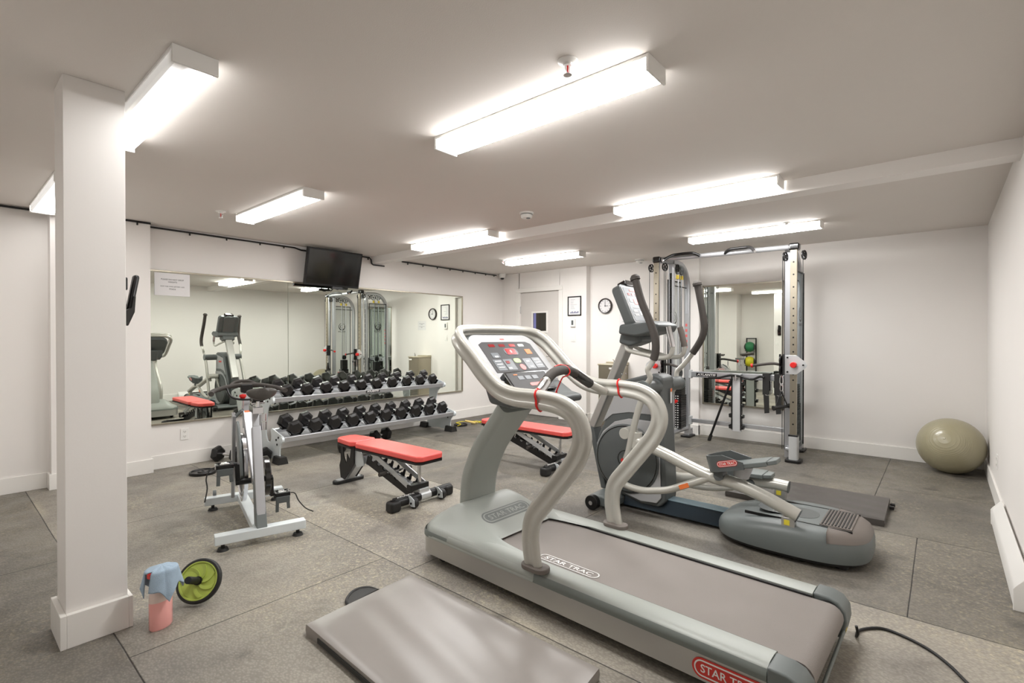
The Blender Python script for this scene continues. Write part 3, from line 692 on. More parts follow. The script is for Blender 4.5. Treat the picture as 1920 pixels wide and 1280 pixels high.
# ------------------------------------------------------------------ elliptical trainer (world axes, centre line x = 3.56)
def build_elliptical():
    CX = 3.56
    t = thing('elliptical_trainer', 'tall grey elliptical trainer with moving arms and foot pedals', 'elliptical trainer', (CX, 1.3, 0))
    def q(x, y, z): return (x - CX, y - 1.3, z)
    def poly(pts): return [(y - 1.3, z) for y, z in pts]
    # drive housing: outline in y,z
    out = [(1.535, 1.0), (1.545, 0.9), (1.535, 0.66), (1.51, 0.2), (1.515, 0.11), (1.56, 0.065), (1.70, 0.06), (1.86, 0.10), (1.99, 0.19), (2.075, 0.31), (2.095, 0.42), (2.07, 0.54), (1.99, 0.70), (1.935, 0.85), (1.895, 0.965),
           (1.75, 1.005), (1.66, 1.03), (1.60, 1.035), (1.56, 1.02)]
    body = obj('drive_housing', MB().prism(poly(out), -0.105, 0.105, 'yz'), DGREY, t, bev=0.018, seg=3)
    for s in (-1, 1):
        # pale side panel upper, arch trim, pale lower panel
        x0 = s * 0.105; x1 = s * 0.112
        up = [(1.60, 0.78), (1.60, 0.99), (1.66, 1.0), (1.90, 0.94), (1.95, 0.80), (1.99, 0.72), (1.93, 0.765), (1.80, 0.79)]
        obj('side_panel', MB().prism(poly([(1.575, 0.735), (1.59, 0.985), (1.72, 0.975), (1.895, 0.935), (1.94, 0.82), (2.025, 0.64), (1.94, 0.71), (1.80, 0.738)]), *sorted((x0, x1)), 'yz'), LGREY, t, bev=0.002)
        arch = [(1.56, 0.69), (1.80, 0.69), (1.92, 0.655), (2.02, 0.57), (2.075, 0.47), (2.07, 0.34), (2.00, 0.22), (1.86, 0.125), (1.70, 0.085), (1.575, 0.095), (1.54, 0.14), (1.548, 0.30), (1.56, 0.68)]
        obj('side_trim', MB().prism(poly(arch), *sorted((x0, s * 0.118)), 'yz'), LGREY, t, bev=0.008, seg=3)
        dm = axis_m(q(CX + s * 0.118, 1.815, 0.385), (s, 0, 0))
        disc = obj('crank_disc', MB().lathe([(0.262, -0.004), (0.262, 0.004), (0.252, 0.010), (0.248, 0.012), (0.06, 0.014), (0.058, 0.018), (0.0, 0.018)], 48, dm, caps=False), DGREY, t, smooth=30)
        obj('disc_ring', MB().lathe([(0.250, 0.011), (0.250, 0.0145), (0.244, 0.0145), (0.244, 0.011)], 48, dm, caps=False), GLOSSB, disc, smooth=30)
        obj('disc_ring', MB().lathe([(0.066, 0.013), (0.066, 0.019), (0.060, 0.019), (0.060, 0.013)], 40, dm, caps=False), GLOSSB, disc, smooth=30)
        fm = frame_m(q(CX + s * 0.1375, 1.815, 0.385), (0, -s, -0.5 * 1), (0, 0, 1))
        obj('red_badge', MB().prism(rrect(0.085, 0.028, 0.0139, 5), -0.001, 0.001, 'xy'), REDL, disc, M=fm)
        # pivot hub for the swing arm
        obj('arm_pivot', MB().cyl(q(CX + s * 0.09, 1.59, 0.945), q(CX + s * 0.31, 1.59, 0.945), 0.052, 24), DGREY, t)
        obj('pivot_cap', MB().cyl(q(CX + s * 0.30, 1.59, 0.945), q(CX + s * 0.315, 1.59, 0.945), 0.056, 24), MGREY, t, bev=0.004)
    fm = frame_m(q(CX - 0.1135, 1.78, 0.87), (0, -1, 0), (0, 0, 1))
    obj('red_badge', MB().prism(rrect(0.13, 0.03, 0.0149, 5), 0, 0.002, 'xy'), REDL, t, M=fm)
    lab = obj('warning_label', MB().prism(rrect(0.03, 0.11, 0.002), 0, 0.001, 'xy'), PAPER, t, M=frame_m(q(3.60, 1.5335, 0.87), (1, 0, 0), (0, 0, 1)))
    obj('orange_print', MB().prism(rrect(0.03, 0.025, 0.002), 0.001, 0.002, 'xy', (0, 0.042, 0)), ORANGE, lab)
    # front foot with transport wheels
    m = MB().prism([(1.86 - 1.3, 0.02), (1.98 - 1.3, 0.02), (2.08 - 1.3, 0.05), (2.06 - 1.3, 0.10), (1.95 - 1.3, 0.11), (1.86 - 1.3, 0.09)], -0.26, 0.26, 'yz')
    obj('front_foot', m, MGREY, t, bev=0.02, seg=3)
    for s in (-1, 1):
        w = obj('transport_wheel', MB().cyl(q(CX + s * 0.262, 2.01, 0.055), q(CX + s * 0.31, 2.01, 0.055), 0.055, 28), BLACK, t, bev=0.006)
        obj('wheel_hub', MB().cyl(q(CX + s * 0.308, 2.01, 0.055), q(CX + s * 0.318, 2.01, 0.055), 0.016, 16), CHROME, w)
    # spine rail to the rear unit
    obj('base_rail', MB().prism([(-0.085, 0.02), (0.085, 0.02), (0.05, 0.115), (-0.05, 0.115)], 1.05 - 1.3, 1.86 - 1.3, 'xz'), BLUEB, t, bev=0.004)
    obj('rail_cap', MB().box(-0.055, 0.055, 1.05 - 1.3, 1.53 - 1.3, 0.114, 0.122), BLUET, t, bev=0.004)
    # rear unit: low rounded tray
    def tray(u, v):
        a = u * 2 * pi
        # superellipse plan; centre y .70, half length .44, half width .325
        ca, sa = cos(a), sin(a); e = 0.62
        px = 0.325 * abs(ca) ** e * (1 if ca >= 0 else -1); py = 0.42 * abs(sa) ** 0.72 * (1 if sa >= 0 else -1)
        prof = [(0.99, 0.042), (1.0, 0.065), (1.0, 0.115), (0.985, 0.150), (0.955, 0.174), (0.90, 0.192), (0.83, 0.201), (0.60, 0.205), (0.30, 0.205), (0.0, 0.205)]
        k, z = prof[int(round(v * (len(prof) - 1)))]
        yy = py * k
        lift = 1 - 0.34 * max(0, (yy + 0.05) / 0.42) ** 1.6 if yy > -0.05 else 1.0
        return (px * k, 0.715 - 1.3 + yy, 0.045 + (z - 0.045) * lift)
    m = MB().grid(tray, 72, 9); unit = obj('rear_unit', m, MGREY, t, smooth=70)
    obj('unit_base', MB().prism([(0.30 * abs(cos(a)) ** 0.62 * (1 if cos(a) >= 0 else -1), 0.715 - 1.3 + 0.39 * abs(sin(a)) ** 0.72 * (1 if sin(a) >= 0 else -1)) for a in [2 * pi * k / 40 + 0.01 for k in range(40)]], 0.02, 0.06, 'xy'), BLACK, t)
    # brown-grey stern cap
    def cap(u, v):
        a = pi + u * pi
        p = tray(a / (2 * pi), v)
        x, y, z = p
        return (x * 1.004, min(y, 0.50 - 1.3) - 0.001 * 0, z + 0.0025)
    m = MB()
    ks = [j for j in range(3, 10)]
    nu = 36; g = []
    for i in range(nu + 1):
        a = pi + pi * i / nu
        for j in ks:
            x, y, z = tray(a / (2 * pi), j / 9)
            y2 = min(y, 0.475 - 1.3 + 0.03 * (j / 9)); g.append((x * 1.003, y2 - 0.001, z + 0.003))
    m.v = g; n2 = len(ks)
    m.f = [(i * n2 + j, (i + 1) * n2 + j, (i + 1) * n2 + j + 1, i * n2 + j + 1) for i in range(nu) for j in range(n2 - 1)]
    obj('stern_cap', m, BROWNG, unit, smooth=70)
    tr = obj('step_tread', MB().box(-0.165, 0.165, 0.385 - 1.3, 0.545 - 1.3, 0.204, 0.212), BROWNG, unit, bev=0.003)
    m = MB()
    for k in range(9): m.box(-0.155, 0.155, 0.397 - 1.3 + k * 0.0165, 0.4035 - 1.3 + k * 0.0165, 0.212, 0.216)
    obj('tread_ribs', m, BLACK, tr)
    for s in (-1, 1):
        obj('track_slot', MB().box(*sorted((s * 0.178, s * 0.186)), 0.38 - 1.3, 0.95 - 1.3, 0.19, 0.2075), BLACK, unit)
    obj('well', MB().prism(rrect(0.20, 0.34, 0.09, 8), 0.2045, 0.2065, 'xy', (0, 0.74 - 1.3, 0)), DGREY, unit)
    obj('red_badge', MB().prism(rrect(0.035, 0.05, 0.004), 0, 0.002, 'xy'), REDB, unit, M=frame_m((0.03, 0.327 - 1.3, 0.155), (1, 0, 0), (0, 0.55, 1)))
    obj('pale_lens', MB().prism([(0.10 + 0.20 * k / 8, 0.715 - 1.3 - 0.425 * (1 - ((0.10 + 0.20 * k / 8) / 0.40) ** 3)) for k in range(9)] + [(0.10 + 0.20 * k / 8, 0.735 - 1.3 - 0.42 * (1 - ((0.10 + 0.20 * k / 8) / 0.40) ** 3)) for k in range(8, -1, -1)], 0.075, 0.11, 'xy'), WHITEP, unit)
    for s in (-1, 1): obj('rubber_foot', MB().cyl((s * 0.2, 0.43 - 1.3, 0.0), (s * 0.2, 0.43 - 1.3, 0.03), 0.035), RUBBER, t)
    # foot beams
    def legs(x, pts, zoff=0):
        P = spline([q(x, y, z) for y, z in pts], 6)
        obj('foot_beam', MB().tube(P, 0.039, 18), TUBE, t)
        obj('beam_end', MB().cyl(P[-1], Vector(P[-1]) + (P[-1] - P[-2]).normalized() * 0.004, 0.041, 18), DGREY, t)
        e = P[-1]
        lw = obj('roller_bracket', MB().obox(e + Vector((0, 0.05, -0.05)), (0.05, 0.07, 0.07)), ALU, t, bev=0.004)
        obj('yellow_label', MB().obox(e + Vector((-0.0265, 0.055, -0.045)), (0.002, 0.03, 0.03)), YELLOW, lw)
    legs(3.30, [(1.69, 0.575), (1.436, 0.497), (1.252, 0.434), (1.12, 0.398), (1.0, 0.388), (0.86, 0.350), (0.74, 0.305), (0.635, 0.262)])
    legs(3.82, [(1.70, 0.20), (1.50, 0.215), (1.34, 0.252), (1.17, 0.268), (1.0, 0.282), (0.88, 0.287), (0.795, 0.282)])
    # crank elbows
    obj('crank_arm', MB().beam(q(CX - 0.125, 1.815, 0.385), q(CX - 0.16, 1.72, 0.60), 0.05, 0.03), TUBE, t, bev=0.006)
    obj('crank_elbow', MB().cyl(q(CX - 0.14, 1.745, 0.608), q(3.27, 1.745, 0.608), 0.042, 20), TUBE, t, bev=0.005)
    obj('crank_joint', MB().cyl(q(3.30, 1.66, 0.63), q(3.30, 1.67, 0.51), 0.040, 20), TUBE, t, bev=0.005)
    obj('crank_elbow', MB().cyl(q(CX + 0.14, 1.80, 0.20), q(3.85, 1.80, 0.20), 0.042, 20), TUBE, t, bev=0.005)
    # swing arms: lower rod, link, handle
    obj('swing_arm', MB().tube([q(3.27, y, z) for y, z in [(1.585, 0.93), (1.63, 0.80), (1.672, 0.65), (1.705, 0.50), (1.74, 0.35), (1.755, 0.24)]], 0.023, 14, sub=4), TUBE, t)
    obj('swing_arm', MB().tube([q(3.85, y, z) for y, z in [(1.60, 0.93), (1.68, 0.80), (1.76, 0.62), (1.83, 0.45), (1.88, 0.34), (1.90, 0.24)]], 0.023, 14, sub=4), TUBE, t)
    obj('link_rod', MB().tube([q(3.285, y, z) for y, z in [(1.765, 0.24), (1.697, 0.226), (1.60, 0.222), (1.513, 0.238), (1.42, 0.262), (1.324, 0.306), (1.181, 0.376), (1.10, 0.425)]], 0.024, 14, sub=4), TUBE, t)
    obj('link_label', MB().prism(rrect(0.07, 0.03, 0.003), 0, 0.001, 'xy'), ORANGE, t, M=frame_m(q(3.2605, 1.30, 0.315), (0, -1, 0.48), (0, 0.48, 1)))
    obj('link_rod', MB().tube([q(3.84, y, z) for y, z in [(1.90, 0.24), (1.75, 0.20), (1.55, 0.165), (1.35, 0.165), (1.18, 0.20), (1.05, 0.26)]], 0.024, 14, sub=4), TUBE, t)
    for x, y, z in ((3.30, 1.075, 0.425), (3.82, 1.03, 0.27)): obj('link_joint', MB().cyl(q(x - 0.05, y, z), q(x + 0.04, y, z), 0.03, 18), DGREY, t)
    def handle(x, pts, x2=None):
        P = spline([q(xx, y, z) for xx, y, z in pts], 6); n = len(P)
        obj('arm_tube', MB().tube(P, 0.019, 14), TUBE, t)
        k = int(n * 0.42)
        obj('foam_grip', MB().tube(P[k:], 0.0265, 14), GRIP, t)
        e = P[-1]; d = (P[-1] - P[-3]).normalized()
        obj('grip_cap', MB().cyl(e - d * 0.012, e + d * 0.006, 0.035, 20).cyl(e + d * 0.006, e + d * 0.024, 0.035, 20, 0.022), GRIP, t)
    handle(3.25, [(3.275, 1.585, 0.96), (3.26, 1.54, 1.02), (3.245, 1.55, 1.08), (3.24, 1.515, 1.13), (3.235, 1.49, 1.20), (3.235, 1.49, 1.28), (3.24, 1.52, 1.38), (3.245, 1.60, 1.56), (3.25, 1.65, 1.72)])
    handle(3.86, [(3.86, 1.60, 0.96), (3.87, 1.60, 1.03), (3.88, 1.56, 1.08), (3.90, 1.51, 1.15), (3.905, 1.45, 1.24), (3.905, 1.41, 1.32), (3.905, 1.40, 1.40), (3.905, 1.42, 1.54), (3.905, 1.455, 1.72)])
    # pedals
    def pedal(x, y, z, tilt, lab):
        R = Matrix.Rotation(tilt, 4, 'X')
        M = TR(*q(x, y, z)) @ R
        def shoe(w, l0, l1, grow=0):
            pts = []
            for k in range(13):
                a = pi * k / 12; pts.append(((w / 2) * cos(a), l1 - w * 0.7 + w * 0.7 * sin(a)))
            return [(w / 2, l0)] + pts + [(-w / 2, l0)]
        base = obj('foot_pedal', MB().prism(shoe(0.17, -0.16, 0.20), -0.03, 0.0, 'xy').prism([(0.075, -0.16), (-0.075, -0.16), (-0.05, -0.21), (0.05, -0.21)][::-1], -0.028, -0.002, 'xy'), MGREY, t, bev=0.006, M=M)
        # raised rim: tall at the toe and near side, falling to the heel
        o_ = shoe(0.185, -0.03, 0.21); i_ = shoe(0.165, -0.03, 0.198); n = len(o_); m = MB()
        hs = [0.0 if o_[k][1] < -0.02 else 0.058 for k in range(n)]
        m.add([(x_, y_, -0.035) for x_, y_ in o_] + [(x_, y_, 0.008 + hs[k]) for k, (x_, y_) in enumerate(o_)] + [(x_, y_, -0.035) for x_, y_ in i_] + [(x_, y_, 0.008 + hs[k]) for k, (x_, y_) in enumerate(i_)],
              [(i, i + 1, n + i + 1, n + i) for i in range(n - 1)] + [(2 * n + i, 3 * n + i, 3 * n + i + 1, 2 * n + i + 1) for i in range(n - 1)] + [(n + i, n + i + 1, 3 * n + i + 1, 3 * n + i) for i in range(n - 1)] + [(i, 2 * n + i, 2 * n + i + 1, i + 1) for i in range(n - 1)])
        obj('pedal_rim', m, DGREY, base, smooth=50)
        if lab: badge(base, frame_m((-0.0930, 0.062, 0.012), (0, -1, 0), (0, 0, 1)), 0.125, 0.038, REDL, WHT)
        obj('pedal_post', MB().cyl((0, 0.03, -0.09), (0, 0.0, -0.02), 0.045, 18, 0.06), LGREY, base)
    pedal(3.30, 0.945, 0.528, radians(-15), True)
    pedal(3.82, 1.10, 0.35, radians(-2), False)
    # mast and console
    obj('mast', MB().beam(q(CX, 2.165, 0.58), q(CX, 1.845, 1.30), 0.115, 0.062, (0, 1, 0.4)), ALU, t, bev=0.012, seg=3)
    obj('mast_foot', MB().beam(q(CX, 2.05, 0.10), q(CX, 2.165, 0.58), 0.115, 0.05, (0, 1, 0)), DGREY, t, bev=0.01)
    for dx in (-0.03, 0.03): obj('mast_bolt', MB().cyl(q(CX + dx, 1.905, 1.02), q(CX + dx, 1.895, 1.015), 0.006), CHROME, t)
    o = Vector(q(CX, 1.79, 1.555)); vv = Vector((0, 0.40, 0.92)); CM = frame_m(o, (1, 0, 0), vv)
    con = obj('console', MB().prism(rrect(0.34, 0.345, 0.05, 6), -0.08, 0.0, 'xy').prism(rrect(0.20, 0.36, 0.05, 6), -0.10, -0.07, 'xy'), DGREY, t, bev=0.015, seg=3, M=CM)
    obj('console_face', MB().prism(rrect(0.315, 0.31, 0.02, 4), 0.0, 0.004, 'xy'), LGREY, con, bev=0.002)
    pn = obj('control_panel', MB().prism(rrect(0.285, 0.28, 0.012, 4), 0.004, 0.006, 'xy'), KEYG, con)
    def bx(name, x, y, w, h, m_, zz=0.006): obj(name, MB().prism(rrect(w, h, 0.002), zz, zz + 0.0015, 'xy', (x, y, 0)), m_, pn)
    bx('red_logo', 0, 0.118, 0.10, 0.016, REDB)
    for x in (-0.085, -0.025, 0.035): bx('small_display', x, 0.082, 0.036, 0.02, LCD)
    bx('main_display', -0.01, 0.022, 0.07, 0.045, REDB); bx('green_chart', 0.085, 0.03, 0.04, 0.05, ORANGE)
    for x, y, w, h in ((-0.085, 0.03, 0.05, 0.03), (-0.08, -0.06, 0.07, 0.02), (-0.08, -0.09, 0.07, 0.02), (0.08, -0.06, 0.06, 0.05), (0.0, -0.03, 0.2, 0.006)): bx('white_print', x, y, w, h, LGREY)
    bx('stop_button', 0.0, -0.075, 0.035, 0.03, PAPER)
    obj('fan_vent', MB().prism(rrect(0.15, 0.05, 0.02, 5), -0.06, 0.012, 'xy', (0, 0.182, 0)), GLOSSB, con, bev=0.006)
    sh = MB().prism([(1.85 - 1.3, 1.40), (1.60 - 1.3, 1.425), (1.535 - 1.3, 1.395), (1.555 - 1.3, 1.345), (1.72 - 1.3, 1.31), (1.86 - 1.3, 1.33)], -0.175, 0.175, 'yz')
    shelf = obj('console_shelf', sh, DGREY, t, bev=0.018, seg=3)
    for dx, w in ((-0.10, 0.09), (0.03, 0.10), (0.13, 0.05)):
        obj('shelf_recess', MB().prism(rrect(w, 0.11, 0.02), 0, 0.002, 'xy'), BLACK, shelf, M=frame_m((dx, 1.69 - 1.3, 1.4165), (1, 0, 0), (0, 1, -0.095)))
    obj('console_neck', MB().prism([(1.88 - 1.3, 1.34), (1.72 - 1.3, 1.33), (1.70 - 1.3, 1.27), (1.80 - 1.3, 1.235), (1.90 - 1.3, 1.26)], -0.10, 0.10, 'yz'), DGREY, t, bev=0.02, seg=3)
    for s in (-1, 1):
        x = CX + s * 0.11
        P = spline([q(CX + s * 0.055, 1.85, 1.24), q(x, 1.80, 1.205), q(x, 1.66, 1.175), q(x, 1.56, 1.155), q(x, 1.49, 1.165), q(x, 1.462, 1.21), q(x, 1.465, 1.26), q(x, 1.495, 1.38)], 5)
        obj('fixed_handle', MB().tube(P, 0.0165, 14), TUBE, t)
        k = int(len(P) * 0.80)
        obj('pulse_sensor', MB().tube(P[k:], 0.022, 14), CHROME if s < 0 else BROWNG, t)
    return t
build_elliptical()
# ------------------------------------------------------------------ cable machine (functional trainer); open side towards -x
def pulley(name, c, ax, r, parent, w=0.016, spokes=5):
    M = axis_m(c, ax); m = MB()
    m.lathe([(r * 0.80, -w / 2), (r, -w / 2), (r * 0.93, 0), (r, w / 2), (r * 0.80, w / 2)], 28, M, caps=False).lathe([(r * 0.80, w / 2), (r * 0.80, -w / 2)], 28, M, caps=False)
    m.lathe([(r * 0.26, -w / 2), (r * 0.26, w / 2)], 16, M)
    for k in range(spokes):
        a = 2 * pi * k / spokes; d = Vector((cos(a), sin(a), 0))
        m.beam(M @ (d * r * 0.2), M @ (d * r * 0.84), r * 0.20, w * 0.7, M.to_3x3() @ Vector((0, 0, 1)))
    return obj(name, m, MGREY if r > 0.05 else BLACK, parent)

def build_trainer():
    OX, OY = 6.2, 1.91
    t = thing('cable_machine', 'tall silver cable machine with two weight stacks and a crossbar on top', 'cable machine', (OX, OY, 0))
    def q(x, y, z): return Vector((x - OX, y - OY, z))
    Z1 = 2.215
    for s, yp in ((1, 2.65), (-1, 1.18)):
        yc = 2.55 if s > 0 else 1.255      # cage line
        px = 5.80 if s > 0 else 5.895
        # front guide post: silver round tube with a drilled bright strip
        post = obj('guide_post', MB().cyl(q(px + 0.02, yp + 0.01, 0.02), q(px + 0.02, yp + 0.01, Z1), 0.034, 20), SILVER, t)
        obj('drilled_strip', MB().box(px - 0.035 - OX, px - 0.005 - OX, yp - 0.032 - OY, yp + 0.032 - OY, 0.28, Z1), NICKEL, post, bev=0.003)
        m = MB(); zz = [0.40 + 0.115 * k for k in range(4)] + [0.86, 0.92, 0.98] + [1.08 + 0.075 * k for k in range(8)] + [1.72, 1.83, 1.96, 2.09]
        for z in zz: m.cyl(q(px - 0.0365, yp, z), q(px - 0.030, yp, z), 0.0085, 12)
        obj('post_holes', m, BLACK, post, smooth=0)
        obj('post_collar', MB().box(px - 0.045 - OX, px + 0.06 - OX, yp - 0.045 - OY, yp + 0.045 - OY, 0.27, 0.29), BLACK, t, bev=0.005)
        obj('post_base', MB().prism(rrect(0.10, 0.085, 0.02), 0.03, 0.272, 'xy', q(px + 0.005, yp, 0)), SILVER_L, t)
        obj('foot_plate', MB().prism(rrect(0.16, 0.15, 0.03), 0.0, 0.03, 'xy', q(px + 0.005, yp, 0)), BLACK, t, bev=0.005)
        # cage: front post, bent rear tube
        x0, x1 = 6.0, 6.50
        obj('cage_post', MB().box(x0 - 0.03 - OX, x0 + 0.03 - OX, yc - 0.03 - OY, yc + 0.03 - OY, 0.02, Z1), SILVER, t, bev=0.006)
        m = MB()
        for k in range(16): m.cyl(q(x0 - 0.0315, yc, 0.45 + k * 0.105), q(x0 - 0.028, yc, 0.45 + k * 0.105), 0.008, 10)
        if s > 0: obj('cage_strip', MB().box(x0 - 0.0315 - OX, x0 - 0.03 - OX, yc - 0.012 - OY, yc + 0.012 - OY, 0.40, 2.1), BLACK, t)
        if s > 0: obj('strip_holes', m, WHT, t, smooth=0)
        P = [q(x0, yc, 2.235), q(6.18, yc, 2.24), q(6.30, yc, 2.22), q(6.41, yc, 2.15), q(6.475, yc, 2.04), q(x1, yc, 1.90), q(x1, yc, 1.6)]
        P = spline(P, 5) + [q(x1, yc, 0.10)]
        obj('bent_frame_tube', MB().sweep(P, rrect(0.062, 0.075, 0.02, 3), up=(0, 1, 0)), SILVER, t, smooth=45)
        obj('rear_foot', MB().box(x1 - 0.02 - OX, x1 + 0.12 - OX, yc - 0.035 - OY, yc + 0.035 - OY, 0.02, 0.11), SILVER, t, bev=0.01)
        obj('foot_plate', MB().prism(rrect(0.22, 0.13, 0.03), 0.0, 0.025, 'xy', q(x1 + 0.03, yc, 0)), BLACK, t, bev=0.005)
        obj('lower_tube', MB().cyl(q(px + 0.04, yc, 0.12), q(x1, yc, 0.12), 0.03, 18), SILVER, t)
        obj('lower_tube', MB().cyl(q(px + 0.02, yp, 0.12), q(px + 0.06, yc, 0.12), 0.028, 18), SILVER, t)
        obj('upper_tube', MB().cyl(q(px + 0.02, yp, 2.235), q(x0, yc, 2.235), 0.028, 18), SILVER, t)
        # instruction sticker on the rear tube
        st = None if s < 0 else obj('sticker', MB().box(x1 - 0.0345 - OX, x1 - 0.0325 - OX, yc - 0.022 - OY, yc + 0.022 - OY, 1.14, 1.62), LGREY, t)
        m = MB()
        for k in range(5): m.box(x1 - 0.036 - OX, x1 - 0.0345 - OX, yc - 0.014 - OY, yc + 0.012 - OY, 1.17 + k * 0.07, 1.205 + k * 0.07)
        if s > 0: obj('sticker_print', m, REDB, st, smooth=0)
        # weight stack
        xs, ys = 6.25, yc - s * 0.0
        stk = obj('weight_stack', MB().box(0, 0.001, 0, 0.001, 0.2, 0.201), BLACK, t)
        stk.data.clear_geometry(); m = MB()
        z = 0.16
        for k in range(14):
            m.box(xs - 0.085 - OX, xs + 0.085 - OX, ys - 0.055 - OY, ys + 0.055 - OY, z, z + 0.026); z += 0.030
        stk.data.from_pydata(m.v, [], m.f); stk.data.update()
        m = MB()
        for k in range(14): m.box(xs - 0.087 - OX, xs - 0.085 - OX, ys - 0.02 - OY, ys - 0.005 - OY, 0.167 + 0.030 * k, 0.179 + 0.030 * k).box(xs - 0.087 - OX, xs - 0.085 - OX, ys + 0.01 - OY, ys + 0.02 - OY, 0.167 + 0.030 * k, 0.179 + 0.030 * k)
        obj('stack_numbers', m, WHT, stk, smooth=0)
        obj('top_plates', MB().box(xs - 0.065 - OX, xs + 0.065 - OX, ys - 0.05 - OY, ys + 0.05 - OY, z, z + 0.21), BLACK, stk, bev=0.004)
        m = MB()
        for k in range(7): m.box(xs - 0.067 - OX, xs + 0.067 - OX, ys - 0.052 - OY, ys + 0.052 - OY, z + 0.012 + k * 0.028, z + 0.016 + k * 0.028)
        obj('plate_gaps', m, GRIP, stk, smooth=0)
        obj('stack_pulley', MB().cyl(q(xs, ys - 0.02, z + 0.27), q(xs, ys + 0.02, z + 0.27), 0.05, 22), BLACK, stk)
        obj('selector_pin', MB().cyl(q(xs - 0.12, ys, 0.50), q(xs - 0.085, ys, 0.50), 0.014, 14).cyl(q(xs - 0.15, ys, 0.50), q(xs - 0.115, ys, 0.50), 0.022, 14), RED, stk)
        for dx in (-0.05, 0.05): obj('guide_rod', MB().cyl(q(xs + dx, ys, 0.1), q(xs + dx, ys, 2.2), 0.0095, 12), SILVER, t)
        for dx in (-0.02, 0.02): obj('cable', MB().cyl(q(xs + dx, ys - 0.01, z + 0.25), q(xs + dx, ys - 0.01, 2.12), 0.0035, 8), CABLE, t)
        for dx in (-0.07, 0.06):
            obj('yellow_tag', MB().cyl(q(xs + dx, ys, 2.045), q(xs + dx, ys, 2.095), 0.021, 12), BRASS, t)
        obj('stack_crossbar', MB().box(x0 - OX, x1 - OX, yc - 0.004 - OY, yc + 0.004 - OY, 1.945, 1.957), BLACK, t)
        for xx in (6.17, 6.29): pulley('top_pulley', q(xx, yc - s * 0.0, 2.16), (0, 1, 0), 0.058, t)
        for xx in (6.10,): pulley('top_pulley', q(xx, yc - 0.03, 2.17), (0, 1, 0), 0.05, t)
        # outer shield with the maker's mark
        ysd = yc + s * 0.06
        sh = obj('stack_shield', MB().box(6.03 - OX, 6.45 - OX, *sorted((ysd - OY, ysd + s * 0.004 - OY)), 0.10, 2.02), SHIELD, t)
        fr = MB().box(6.025 - OX, 6.037 - OX, ysd - 0.004 - OY, ysd + 0.008 - OY, 0.10, 2.03).box(6.443 - OX, 6.455 - OX, ysd - 0.004 - OY, ysd + 0.008 - OY, 0.10, 2.03).box(6.025 - OX, 6.455 - OX, ysd - 0.004 - OY, ysd + 0.008 - OY, 2.015, 2.03)
        obj('shield_edge', fr, BLACK, t)
        Mx = frame_m(q(6.24, ysd + s * 0.006, 1.56), (-s, 0, 0), (0, 0, 1))
        m = MB()
        for rr, tk, a0, a1 in ((0.075, 0.020, 100, 430), (0.038, 0.012, 60, 300)):
            n = 30; vs = []
            for k in range(n + 1):
                a = radians(a0 + (a1 - a0) * k / n); w = tk * (0.25 + 0.75 * sin(pi * k / n))
                vs += [((rr - w / 2) * cos(a), (rr - w / 2) * sin(a), 0.001), ((rr + w / 2) * cos(a), (rr + w / 2) * sin(a), 0.001)]
            m.add(vs, [(2 * k, 2 * k + 1, 2 * k + 3, 2 * k + 2) for k in range(n)])
        tx = fit_text('ATLANTIS', 0.19, 0.032, bold=0.01); tx.v = [(x, y - 0.115, z * .1 + 0.001) for x, y, z in tx.v]; m.add(tx.v, tx.f)
        obj('shield_logo', m, BLACK, sh, smooth=0, M=Mx)
        # corner casting and pulleys at the head of the post
        obj('head_casting', MB().box(px - 0.04 - OX, px + 0.06 - OX, yp - 0.05 - OY, yp + 0.05 - OY, Z1, Z1 + 0.075), GLOSSB, t, bev=0.02, seg=3)
        for dy in (0.085 * s, -0.09 * s): pulley('head_pulley', q(px + 0.02, yp + dy, 2.16), (0.25, 1, 0), 0.0499, t, 0.014)
        for dy in (0.085 * s,): obj('cable', MB().cyl(q(px - 0.03, yp + dy, 2.15), q(px - 0.03, yp + dy, 1.03 if s < 0 else 1.15), 0.0035, 8), CABLE, t)
        for dy in (-0.09 * s, -0.11 * s): obj('cable', MB().cyl(q(px + 0.0, yp + dy, 2.15), q(px + 0.0, yp + dy, 0.12), 0.0035, 8), CABLE, t)
        # carriage
        cz = 1.02 if s < 0 else 0.96
        pl = [(-0.075, -0.10), (0.03, -0.10), (0.115, -0.03), (0.13, 0.0), (0.115, 0.03), (0.03, 0.10), (-0.075, 0.10)]
        sg = -1 if s < 0 else 1
        car = obj('pulley_carriage', MB().prism([(a * sg, b_) for a, b_ in pl], 0, 0.008, 'xy'), SILVER_L, t, bev=0.002, M=frame_m(q(px - 0.045, yp, cz), (0, 1, 0) , (0, 0, 1)))
        obj('red_knob', MB().cyl(q(px - 0.10, yp - 0.01, cz), q(px - 0.05, yp - 0.01, cz), 0.03, 20), RED, t, bev=0.006)
        m = MB()
        for a, b_ in ((-0.05, 0.075), (-0.05, -0.075), (0.095, 0.0)): m.cyl(q(px - 0.062, yp + a * sg, cz + b_), q(px - 0.05, yp + a * sg, cz + b_), 0.009, 10)
        obj('carriage_bolts', m, BLACK, t)
        ys2 = yp - sg * 0.105
        for dz in (0.045, -0.05): pulley('swivel_pulley', q(px - 0.05, ys2, cz + dz), (0.2, 1, 0), 0.05, t)
        m = MB()
        for dy in (-0.016, 0.016): m.box(px - 0.085 - OX, px - 0.01 - OX, ys2 + dy - 0.003 - OY, ys2 + dy + 0.003 - OY, cz - 0.115, cz + 0.11)
        obj('pulley_yoke', m, BLACK, t, bev=0.003)
